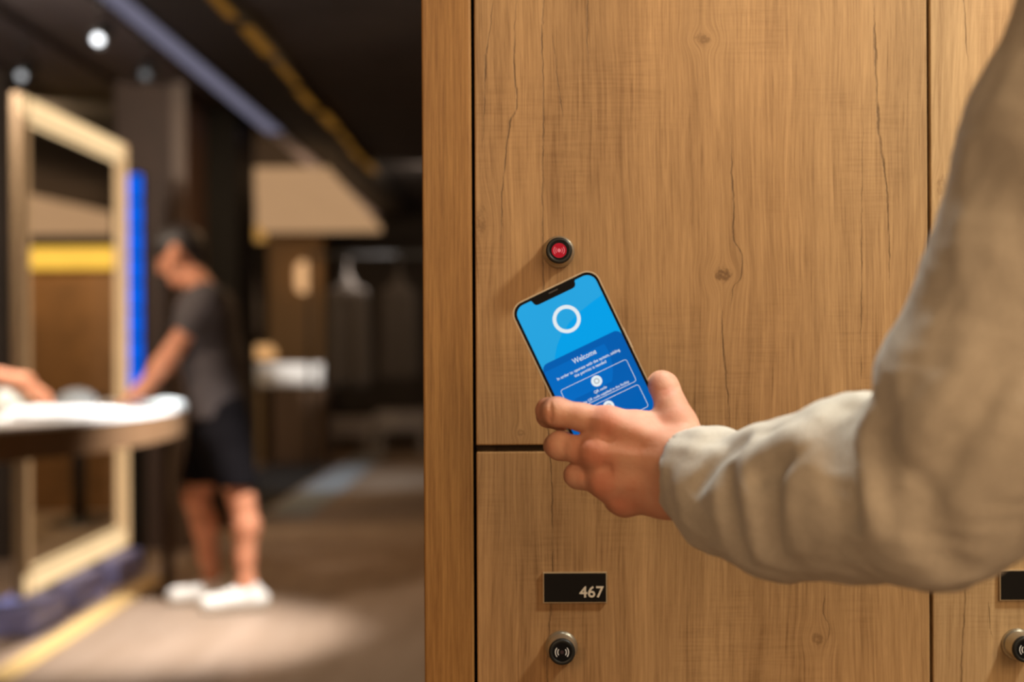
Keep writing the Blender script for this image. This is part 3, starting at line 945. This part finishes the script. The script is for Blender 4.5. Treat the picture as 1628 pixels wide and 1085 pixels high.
# --- oval table
TX, TY, TA, TB, TZ = -1.98, 5.75, 0.53, 1.25, 0.90
tb = empty('table', (TX, TY, 0))
tag(tb, 'round-fronted white-topped table with a brown wooden edge', 'table')
def oval(name, a, b, z0, z1, m, par, bev=0.004):
    bm = bmesh.new()
    n = 72
    lo = [bm.verts.new((max(a * math.cos(2 * math.pi * i / n), -0.07 - 0.0004 * i / n), b * math.sin(2 * math.pi * i / n), z0)) for i in range(n)]
    hi = [bm.verts.new((v.co.x, v.co.y, z1)) for v in lo]
    bm.faces.new(lo[::-1]); bm.faces.new(hi)
    for i in range(n):
        j = (i + 1) % n
        bm.faces.new((lo[i], lo[j], hi[j], hi[i]))
    return from_bm(name, bm, m, par)
oval('tabletop', TA, TB, TZ - 0.012, TZ, M_white, tb)
oval('apron', TA - 0.004, TB - 0.004, TZ - 0.115, TZ - 0.012, wood('table_edge_wood', (0.22, 0.135, 0.075), (0.15, 0.085, 0.042), 31.0, wave=0.3), tb)
for (x_, y_) in ((0.0, -1.0), (0.30, 0.90)):
    lathe('leg', [(0.09, 0.0), (0.09, 0.012), (0.028, 0.02), (0.028, TZ - 0.115)], M_col, tb, 'Z', 20, (x_, y_, 0))

# --- things on the table
M_greyc = mat('grey_fabric', (0.16, 0.165, 0.16), 0.8, var=0.2)
M_clothw = mat('white_cloth', (0.78, 0.78, 0.78), 0.85, var=0.06, bump=0.3)
def blob(name, ells, h, m, label, cat):
    lo = np.min([np.array(c) - np.array(r) for c, r in ells], 0) - 3 * h
    hi = np.max([np.array(c) + np.array(r) for c, r in ells], 0) + 3 * h
    f = Field(lo, hi, h)
    for c, r in ells:
        f.add_ell(c, r, 0.02)
    # flat underside on the table
    zi = int(round((TZ + 0.004 - f.lo[2]) / h)) + 1
    f.F[:, :, :max(zi, 0)] = np.maximum(f.F[:, :, :max(zi, 0)], 0.004)
    o = empty(name, (0, 0, 0))
    bpy.data.objects.remove(o)
    o = f.build(name, m, None, 2)
    return tag(o, label, cat)
p = W(118, 640, 5.75)
blob('cap', [((p.x, 5.78, TZ + 0.03), (0.085, 0.085, 0.062)), ((p.x - 0.06, 5.74, TZ + 0.012), (0.085, 0.07, 0.014))], 0.005, M_greyc, 'grey peaked cap lying on the white table', 'cap')
p = W(90, 655, 5.3)
blob('towel', [((p.x, 5.34, TZ + 0.012), (0.16, 0.17, 0.024)), ((p.x + 0.10, 5.45, TZ + 0.010), (0.12, 0.14, 0.020)), ((p.x - 0.09, 5.30, TZ + 0.015), (0.09, 0.12, 0.025))], 0.005, M_clothw, 'crumpled white towel spread on the table', 'towel')
p = W(262, 642, 5.95)
blob('folded_cloth', [((p.x, 5.98, TZ + 0.015), (0.075, 0.10, 0.028)), ((p.x - 0.05, 6.02, TZ + 0.012), (0.06, 0.08, 0.02))], 0.005, mat('pale_blue_cloth', (0.50, 0.57, 0.60), 0.85), 'pale blue-grey folded cloth at the table edge', 'cloth')
p = W(35, 640, 5.5)
blob('bag', [((p.x - 0.02, 5.42, TZ + 0.035), (0.05, 0.07, 0.045)), ((p.x - 0.03, 5.40, TZ + 0.06), (0.035, 0.05, 0.045))], 0.005, mat('cream_cloth', (0.55, 0.53, 0.46), 0.8), 'small cream cloth pouch beside the reaching hand', 'pouch')

# --- people behind
M_skin2 = skin_mat('skin_far', (0.60, 0.27, 0.15))
M_shirt = mat('grey_tshirt', (0.060, 0.047, 0.045), 0.9, var=0.12, scale=60)
M_short = mat('black_shorts', (0.006, 0.005, 0.006), 0.95, spec=0.1)
M_shoe = mat('white_shoe', (0.78, 0.75, 0.68), 0.6, var=0.05)
M_hair = mat('dark_hair', (0.018, 0.011, 0.008), 0.6, var=0.3, scale=120)
M_eye = mat('eye_dark', (0.02, 0.015, 0.012), 0.2)
def capsule_mesh(name, groups, h, m, parent, origin, k=0.03, relax=2, floor=None, cuts=()):
    allp = [(p, r) for g in groups for p, r in g]
    lo = np.min([np.array(p) - (np.array(r) if np.ndim(r) else r) for p, r in allp], 0) - 3 * h
    hi = np.max([np.array(p) + (np.array(r) if np.ndim(r) else r) for p, r in allp], 0) + 3 * h
    f = Field(lo, hi, h)
    for g in groups:
        if len(g) == 1:
            f.add_ell(g[0][0], g[0][1] if np.ndim(g[0][1]) else (g[0][1],) * 3, k)
        else:
            f.chain(g, k)
    for a, b, ra, rb in cuts:
        f.add_cone(a, b, ra, rb, 0.008, True)
    if floor is not None:
        zi = int(round((floor - f.lo[2]) / h))
        f.F[:, :, :zi + 1] = np.maximum(f.F[:, :, :zi + 1], 0.003)
    return f.build(name, m, parent, relax, origin)

def build_person(J, label, shirt, shorts, with_legs=True):
    """J: joints in world metres, figure facing its own front vector J['front']"""
    root = empty('person', (J['pelvis'][0], J['pelvis'][1], 0))
    tag(root, label, 'person')
    o = np.array(root.location)
    V_ = {k: np.array(v, float) for k, v in J.items()}
    fwd, left = V_['front'], V_['left']
    up_h = V_['head_up']
    hc = V_['head']
    g = []
    # torso
    sh = (V_['sh_n'] + V_['sh_f']) / 2
    mid = V_['pelvis'] * 0.5 + sh * 0.5
    for s_ in (1, -1):
        off = left * 0.075 * s_
        g.append([(V_['pelvis'] + off, 0.105), (mid + off, 0.098), (sh + off * 0.9 - np.array((0, 0, 0.05)), 0.105)])
    g.append([(V_['sh_n'], 0.058), (V_['sh_f'], 0.058)])
    neckb = sh + np.array((0, 0, 0.03)); neckt = hc - up_h * 0.075 - fwd * 0.01
    g.append([(neckb, 0.062), (neckt, 0.056)])
    # head: skull, face, jaw, nose, ears
    face = np.cross(left, up_h); face = face if np.dot(face, fwd) > 0 else -face
    g.append([(hc + up_h * 0.03 - face * 0.015, 0.088), (hc + up_h * 0.02 + face * 0.012, 0.084)])
    g.append([(hc - up_h * 0.02 + face * 0.03, 0.066), (hc - up_h * 0.085 + face * 0.052, 0.042)])
    for s_ in (1, -1):
        g.append([(hc + left * s_ * 0.084 - up_h * 0.005, 0.016), (hc + left * s_ * 0.084 + up_h * 0.03 - face * 0.012, 0.018)])
        a, e, w_ = V_['sh_n' if s_ > 0 else 'sh_f'], V_['el_n' if s_ > 0 else 'el_f'], V_['wr_n' if s_ > 0 else 'wr_f']
        hn = V_['ha_n' if s_ > 0 else 'ha_f']
        g.append([(a, 0.056), (a * 0.5 + e * 0.5, 0.047), (e, 0.040), (e * 0.6 + w_ * 0.4, 0.041), (w_, 0.028)])
        g.append([(w_, 0.028), (w_ * 0.4 + hn * 0.6, 0.030)])
        d = hn - w_; d /= np.linalg.norm(d)
        sd = np.cross(d, np.array((0, 0, 1.0))); sd /= np.linalg.norm(sd) + 1e-9
    body_g = list(g)
    fingers = []
    for key in ('n', 'f'):
        w_, hn = V_['wr_' + key], V_['ha_' + key]
        d = hn - w_; d /= np.linalg.norm(d)
        sd = np.cross(d, np.array((0, 0, 1.0))); sd /= np.linalg.norm(sd) + 1e-9
        b0 = w_ * 0.3 + hn * 0.7
        for q, L in zip((-1.5, -0.5, 0.5, 1.5), (0.062, 0.075, 0.078, 0.066)):
            r0 = b0 + sd * q * 0.020
            r1 = r0 + d * L * 0.55 + np.array((0, 0, 0.002)); r2 = r1 + d * L * 0.45 - np.array((0, 0, 0.012))
            fingers.append([(r0, 0.012), (r1, 0.0105), (r2, 0.0085)])
        r0 = w_ * 0.6 + hn * 0.4 + sd * 0.03
        fingers.append([(r0, 0.014), (r0 + sd * 0.028 + d * 0.03, 0.0115), (r0 + sd * 0.03 + d * 0.06, 0.009)])
    if with_legs:
        for key in ('n', 'f'):
            hp, kn, an = V_['hip_' + key], V_['kn_' + key], V_['an_' + key]
            body_g.append([(hp, 0.092), (hp * 0.5 + kn * 0.5, 0.078), (kn, 0.056)])
            body_g.append([(kn, 0.056), (kn * 0.68 + an * 0.32 - fwd * 0.014, 0.058), (kn * 0.3 + an * 0.7, 0.042), (an, 0.036)])
            body_g.append([(an, 0.036), (np.array((an[0], an[1], 0.05)) + fwd * 0.05, 0.032)])
    # nose, brow
    body_g.append([(hc + face * 0.088 + up_h * 0.012, 0.012), (hc + face * 0.108 - up_h * 0.022, 0.014)])
    lo = np.min([np.array(p) - r for gg in body_g + fingers for p, r in gg], 0) - 0.03
    hi = np.max([np.array(p) + r for gg in body_g + fingers for p, r in gg], 0) + 0.03
    f = Field(lo, hi, 0.0075)
    for gg in body_g:
        f.chain(gg, 0.025)
    for gg in fingers:
        f.chain(gg, 0.006)
    f.add_cone(hc + face * 0.106 - up_h * 0.053 + left * 0.02, hc + face * 0.106 - up_h * 0.053 - left * 0.02, 0.004, 0.004, 0.004, True)
    bo = f.build('body', M_skin2, root, 1, o)
    for s_ in (1, -1):
        capsule_mesh('eye', [[(hc + face * 0.082 + up_h * 0.012 + left * s_ * 0.032, 0.011)]], 0.003, M_eye, root, o, 0.003, 1)
    # hair: cap over the skull
    hg = [[(hc + up_h * 0.045 - face * 0.03, 0.094), (hc + up_h * 0.058 + face * 0.02, 0.086)],
          [(hc + up_h * 0.05 + face * 0.03, 0.072), (hc + up_h * 0.075 + face * 0.055, 0.045)],
          [(hc - face * 0.06 + up_h * 0.0, 0.058), (hc - face * 0.058 - up_h * 0.045, 0.042)]]
    capsule_mesh('hair', hg, 0.006, M_hair, root, o, 0.02, 1)
    # T-shirt
    sg = []
    hem = V_['hem']
    for s_ in (1, -1):
        off = left * 0.082 * s_
        sg.append([(hem + off, 0.125), (mid + off, 0.122), (sh + off * 0.95 - np.array((0, 0, 0.05)), 0.124)])
        a, e = V_['sh_n' if s_ > 0 else 'sh_f'], V_['el_n' if s_ > 0 else 'el_f']
        sg.append([(sh + np.array((0, 0, -0.01)), 0.085), (a, 0.074), (a * 0.42 + e * 0.58, 0.070)])
    sf_lo = hem[2] - 0.03
    so = capsule_mesh('tshirt', sg, 0.0075, shirt, root, o, 0.035, 1, sf_lo,
                      [(V_['el_n'] * 0.85 + V_['sh_n'] * 0.15, V_['el_n'], 0.075, 0.075), (V_['el_f'] * 0.85 + V_['sh_f'] * 0.15, V_['el_f'], 0.075, 0.075)])
    if with_legs:
        gg = []
        for key in ('n', 'f'):
            hp, kn = V_['hip_' + key], V_['kn_' + key]
            gg.append([(hp + np.array((0, 0, 0.10)), 0.115), (hp, 0.118), (hp * 0.22 + kn * 0.78, 0.096)])
        capsule_mesh('shorts', gg, 0.0075, shorts, root, o, 0.03, 1, V_['kn_n'][2] + 0.055)
        for key in ('n', 'f'):
            an = V_['an_' + key]
            b0 = np.array((an[0], an[1], 0.045))
            td = V_['toe_' + key]
            sg = [[(b0 - td * 0.055, 0.044), (b0 + td * 0.06, 0.046), (b0 + td * 0.165 - np.array((0, 0, 0.010)), 0.038)],
                  [(b0 - td * 0.02 + np.array((0, 0, 0.035)), 0.045), (b0 + td * 0.05 + np.array((0, 0, 0.012)), 0.044)]]
            so = capsule_mesh('shoe', sg, 0.005, M_shoe, root, o, 0.012, 1, 0.002)
    return root

def at(px, py, d):
    return tuple(W(px, py, d))
PDp = 6.39
front = np.array((-1.0, 0.0, 0.0)); leftv = np.array((0.0, -1.0, 0.0))
hup = np.array((-0.42, 0.0, 0.907))
build_person(dict(
    front=front, left=leftv, head_up=hup,
    head=at(287, 408, 6.40), pelvis=at(351, 668, PDp), hem=at(350, 655, PDp),
    sh_n=at(328, 478, 6.21), sh_f=at(330, 482, 6.57),
    el_n=at(275, 557, 6.16), wr_n=at(226, 619, 6.14), ha_n=at(204, 633, 6.12),
    el_f=at(280, 560, 6.62), wr_f=at(238, 612, 6.60), ha_f=at(216, 622, 6.60),
    hip_n=at(352, 690, 6.30), kn_n=at(384, 795, 6.27), an_n=at(392, 928, 6.25),
    hip_f=at(342, 690, 6.48), kn_f=at(312, 792, 6.42), an_f=at(338, 920, 6.45),
    toe_n=np.array((-0.96, -0.28, 0.0)), toe_f=np.array((-0.98, -0.2, 0.0))),
    'person in grey T-shirt, black shorts and white shoes leaning over the table', M_shirt, M_short)
M_shirt2 = mat('cream_tshirt', (0.42, 0.38, 0.33), 0.9, var=0.12, scale=60)
f2 = np.array((0.97, 0.24, 0.0)); l2 = np.array((-0.24, 0.97, 0.0))
c2 = np.array((-2.86, 5.12, 0.0))
def rel(f_, l_, z):
    return tuple(c2 + f2 * f_ + l2 * l_ + np.array((0, 0, z)))
build_person(dict(
    front=f2, left=l2, head_up=np.array((0.3 * f2[0], 0.3 * f2[1], 0.954)),
    head=rel(0.20, 0.0, 1.60), pelvis=rel(0, 0, 0.98), hem=rel(0, 0, 0.92),
    sh_n=rel(0.08, 0.18, 1.40), sh_f=rel(0.08, -0.18, 1.40),
    el_n=rel(0.36, 0.24, 1.16), wr_n=at(40, 607, 5.52), ha_n=at(66, 634, 5.58),
    el_f=rel(0.34, -0.24, 1.14), wr_f=rel(0.54, -0.20, 0.99), ha_f=rel(0.62, -0.18, 0.945),
    hip_n=rel(0, 0.09, 0.92), kn_n=rel(0.03, 0.11, 0.50), an_n=rel(-0.02, 0.12, 0.09),
    hip_f=rel(0, -0.09, 0.92), kn_f=rel(0.03, -0.11, 0.50), an_f=rel(-0.02, -0.12, 0.09),
    toe_n=f2, toe_f=f2), 'person across the table, one bare forearm reaching over the cloth', M_shirt2, M_short)

# --- columns and walls further back
struct(box('wall_column', -2.34, -1.93, 8.1, 8.6, 0, 2.68, M_col))
struct(box('trim_1', -2.005, -1.925, 8.06, 8.1, 0, 2.68, mat('column_trim', (0.16, 0.105, 0.07), 0.5)))
struct(box('wall_recess', -2.16, -1.83, 9.0, 9.6, 0, 2.68, M_blackm))
pw = empty('partition_wall', (-3.5, 10.0, 0))
struct(pw)
box('panel', -1.3, 0.95, 0.0, 0.15, 0.0, 1.70, M_brownw, pw, 0.005)
cv = empty('cove_light', (-3.5, 10.0, 1.70))
tag(cv, 'amber light bar along the top of the brown partition', 'light')
box('housing', -1.3, 0.95, 0.0, 0.15, 0.0, 0.17, M_blackm, cv, 0.004)
box('diffuser', -1.28, 0.93, -0.06, 0.0, 0.005, 0.155, M_amber, cv, 0.01)
# dark bar stool in front of the partition
st = empty('bar_stool', (-2.93, 9.3, 0))
tag(st, 'dark round bar stool standing before the brown partition', 'stool')
lathe('base', [(0.20, 0.0), (0.20, 0.012), (0.05, 0.03)], M_blackm, st, 'Z', 28)
lathe('pole', [(0.045, 0.03), (0.045, 0.76)], M_blackm, st, 'Z', 20)
lathe('seat', [(0.15, 0.76), (0.19, 0.78), (0.19, 0.82), (0.15, 0.84)], M_blackm, st, 'Z', 28)

# --- ceiling soffits, the light falling on them put in as a glow
M_soffit = emis('soffit_glow', (0.62, 0.36, 0.18), 0.72, (0.6, 0.5, 0.4))
def soffit(pts, z, label):
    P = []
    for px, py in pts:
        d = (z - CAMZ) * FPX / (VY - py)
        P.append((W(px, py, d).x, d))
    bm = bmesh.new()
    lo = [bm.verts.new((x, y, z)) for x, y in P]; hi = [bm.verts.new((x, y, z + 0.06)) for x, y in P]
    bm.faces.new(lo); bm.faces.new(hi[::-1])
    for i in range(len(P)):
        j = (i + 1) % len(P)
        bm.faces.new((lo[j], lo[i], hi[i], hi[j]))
    o = from_bm('lit_soffit', bm, M_soffit)
    for q in range(4):
        x, y = P[q]
        x += 0.06 if x < sum(a for a, _ in P) / 4 else -0.06
        y += 0.06 if y < sum(b for _, b in P) / 4 else -0.06
        lathe('hanger', [(0.006, z + 0.06), (0.006, 2.68)], M_blackm, o, 'Z', 8, (x, y, 0))
    return tag(o, label, 'light')
soffit([(372, 277), (521, 277), (606, 368), (372, 368)], 2.40, 'wide beige soffit above the far counter, its light put in as glow')
soffit([(-60, 292), (178, 345), (178, 371), (-60, 371)], 2.40, 'dim beige soffit seen through the lit frame, its light put in as glow')

# --- ceiling bulkhead with an orange light edge and a painted lilac sheen
bh = empty('ceiling_bulkhead', (-1.45, 3.0, 2.6))
struct(bh)
M_bh = mat('bulkhead_dark', (0.022, 0.018, 0.016), 0.7)
M_bhs = mat('bulkhead_blue_sheen', (0.62, 0.62, 0.86), 0.45, 0.0, var=0.1)  # reflected blue put into the base colour of the edge
box('box', -0.16, 0.19, 0.0, 13.0, 0.0, 0.08, M_bh, bh)
box('metal_edge', -0.28, -0.16, 0.0, 13.0, -0.015, 0.08, M_bh, bh, 0.004)
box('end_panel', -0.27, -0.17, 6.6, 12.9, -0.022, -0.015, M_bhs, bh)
box('strip_sheen', -0.27, -0.17, 0.0, 6.5, -0.022, -0.015, emis('lilac_sheen', (0.76, 0.72, 1.0), 0.19), bh)  # lilac reflection on the near edge put in as a faint glow
M_orange = emis('orange_edge_light', (0.55, 0.24, 0.035), 0.30, (0.4, 0.2, 0.05))
for k in range(16):
    y0 = 0.2 + k * 0.8
    if y0 < 9:
        box('orange_light', 0.155 + 0.012 * ((k * 7) % 3), 0.20 + 0.012 * ((k * 5) % 3), y0, y0 + 0.60, -0.012, 0.0, M_orange, bh, 0.003)
# --- ceiling spots
def can(px, py, z, bright, label, strength):
    d = (z - CAMZ) * FPX / (VY - py)
    p = W(px, py, d)
    r = empty('spotlight', (p.x, p.y, z))
    tag(r, label, 'spotlight')
    lathe('stem', [(0.012, 0.10), (0.012, 2.68 - z)], M_blackm, r, 'Z', 10)
    h_ = lathe('housing', [(0.030, 0.10), (0.042, 0.09), (0.042, -0.05), (0.036, -0.05), (0.034, 0.0)], M_blackm, r, 'Z', 24)
    h_.rotation_euler = (math.radians(-58), 0, math.radians(0))
    l_ = lathe('lens', [(0.022, -0.046), (0.012, -0.049)], emis('spot_lens', (0.95, 0.97, 1.0), strength * 1.9), r, 'Z', 24)
    l_.rotation_euler = h_.rotation_euler
can(160, 53, 2.50, True, 'bright white ceiling spotlight on a dark stem', 1.9)
can(38, 111, 2.50, False, 'dim grey ceiling spotlight above the lit frame corner', 0.35)
can(234, 110, 2.50, False, 'faint ceiling spotlight beside the brown column', 0.10)
M_cp = mat('ceiling_panel_grey', (0.12, 0.105, 0.115), 0.7, var=0.2, scale=5)
for (x0, x1, y0, y1) in ((-2.75, -2.35, 4.6, 8.4), (-2.25, -1.85, 4.6, 8.4), (-3.3, -2.85, 5, 8.4)):
    tag(box('ceiling_panel', x0, x1, y0, y1, 2.655, 2.68, M_cp), 'grey acoustic panel fixed under the dark ceiling above the frame', 'panel', 'acoustic ceiling panels')

# --- far counter with lamp
ct = empty('counter', (-2.37, 13.9, 0))
tag(ct, 'brown counter with a thick white top at the far end', 'counter')
box('top', -0.34, 0.36, 0.0, 0.7, 0.76, 0.97, M_white, ct, 0.01)
box('body', -0.13, 0.36, 0.04, 0.66, 0.0, 0.76, mat('counter_brown', (0.16, 0.095, 0.055), 0.6), ct, 0.005)
box('leg', -0.34, -0.22, 0.02, 0.68, 0.0, 0.76, mat('counter_tan', (0.34, 0.23, 0.12), 0.6), ct, 0.005)
M_lampw = emis('warm_lamp', (1.0, 0.52, 0.20), 0.75, (0.8, 0.6, 0.4))
tl = empty('table_lamp', (-2.60, 14.05, 0.97))
tag(tl, 'small amber table lamp glowing on the white counter', 'lamp')
lathe('base', [(0.07, 0.0), (0.07, 0.015), (0.015, 0.03), (0.015, 0.06)], M_blackm, tl, 'Z', 20)
lathe('shade', [(0.13, 0.05), (0.12, 0.14), (0.07, 0.19)], M_lampw, tl, 'Z', 28)
gp = struct(box('wall_pillar', -2.88, -2.27, 15.9, 16.4, 0, 2.68, mat('golden_pillar', (0.26, 0.155, 0.06), 0.5, var=0.2)))
wl = empty('wall_lamp', (-2.47, 15.90, 1.91))
tag(wl, 'oval warm wall lamp on the golden pillar', 'lamp')
box('bracket', -0.02, 0.02, -0.05, 0.0, -0.05, 0.05, M_blackm, wl)
lathe('globe', [(0.02, -0.175), (0.06, -0.155), (0.085, -0.10), (0.085, 0.10), (0.06, 0.155), (0.02, 0.175)], emis('globe_glow', (1.0, 0.55, 0.25), 0.9, (0.8, 0.6, 0.4)), wl, 'Z', 24, (0, -0.125, 0))
pn = empty('pendant_lamp', (*W(405, 370, 12.0).xy, 0))
tag(pn, 'small amber pendant lamp hanging below the beige soffit', 'lamp')
zp = W(405, 370, 12.0).z
lathe('shade', [(0.10, zp - 0.07), (0.09, zp), (0.03, zp + 0.06)], emis('pendant_glow', (0.8, 0.40, 0.10), 0.6, (0.5, 0.3, 0.1)), pn, 'Z', 24)
lathe('cord', [(0.006, zp + 0.06), (0.006, 2.40)], M_blackm, pn, 'Z', 8)
# pale garment on a stand by the counter
gs = empty('clothes_stand', (-2.05, 10.46, 0))
tag(gs, 'thin dark clothes stand holding the pale shirt', 'clothes stand')
lathe('base', [(0.16, 0), (0.16, 0.015), (0.02, 0.03)], M_blackm, gs, 'Z', 24)
lathe('pole', [(0.014, 0.03), (0.014, 1.80)], M_blackm, gs, 'Z', 12)
sh_o = np.array((-2.03, 10.36, 0.0))
sh = capsule_mesh('shirt', [[((-2.035, 10.33, 1.66), 0.065), ((-2.02, 10.33, 1.30), 0.085)], [((-2.04, 10.33, 1.68), 0.06), ((-1.985, 10.33, 1.42), 0.05)]],
                  0.008, mat('pale_shirt', (0.42, 0.40, 0.40), 0.9), None, (0, 0, 0), 0.03, 1)
tag(sh, 'pale grey shirt hanging near the far counter', 'shirt')
# dark coats on a rail, benches along the back wall
rl = empty('coat_rail', (-1.35, 13.2, 0))
tag(rl, 'dark metal rail carrying the hanging coats', 'coat rail')
for x_ in (-0.66, 0.62):
    lathe('upright', [(0.02, 0), (0.02, 2.0)], M_blackm, rl, 'Z', 12, (x_, 0, 0))
box('bar', -0.67, 0.63, -0.015, 0.015, 1.98, 2.01, M_blackm, rl)
for i, (x_, w_, z0, col, lb) in enumerate(((-1.66, 0.17, 0.85, (0.075, 0.06, 0.05), 'long grey-brown coat hanging on the far rail'),
                                     (-1.18, 0.13, 0.9, (0.05, 0.038, 0.03), 'narrow dark brown coat hanging on the far rail'))):
    c_ = capsule_mesh('coat', [[((x_ - w_ * 0.6, 13.2, 1.60), 0.10), ((x_ - w_ * 0.7, 13.2, z0), 0.12)], [((x_ + w_ * 0.6, 13.2, 1.60), 0.10), ((x_ + w_ * 0.7, 13.2, z0), 0.12)],
                               [((x_, 13.2, 1.62), 0.10), ((x_, 13.2, 1.74), 0.06)], [((x_, 13.2, 1.74), 0.02), ((x_, 13.2, 1.955), 0.014)]],
                      0.012, mat('coat_cloth', col, 0.9, var=0.2), None, (0, 0, 0), 0.05, 1)
    tag(c_, lb, 'coat')
for x0, x1, z1, y0, lb in ((-2.18, -1.66, 0.36, 15.3, 'low pale bench by the back wall'), (-1.62, -1.05, 0.44, 15.1, 'taller pale bench by the back wall, beyond the coats')):
    bn = empty('bench', ((x0 + x1) / 2, y0, 0))
    tag(bn, lb, 'bench')
    hw = (x1 - x0) / 2
    mb = mat('bench_pale', (0.40, 0.36, 0.34), 0.6)
    box('seat', -hw, hw, 0, 0.5, z1 - 0.22, z1, mb, bn, 0.015)
    for sx in (-1, 1):
        box('leg', sx * (hw - 0.06) - 0.04, sx * (hw - 0.06) + 0.04, 0.05, 0.45, 0, z1 - 0.22, mb, bn, 0.005)
tag(box('floor_band', -1.79, -1.47, 9.6, 15.0, 0.0, 0.008, mat('band_grey', (0.30, 0.33, 0.36), 0.9)), 'grey-blue band on the floor leading to the benches', 'carpet')  # thin flat grey-blue band on the floor
tag(box('floor_surface', -2.5, -1.85, 9.7, 13.8, 0.0, 0.010, mat('slab_black', (0.02, 0.016, 0.013), 0.9)), 'thin black slab on the floor before the far counter', 'mat')  # thin flat black slab on the floor

struct(box('wall_end', -3.6, W(11, 545, 7.7).x, 7.7, 8.0, 0, 2.68, M_dark))
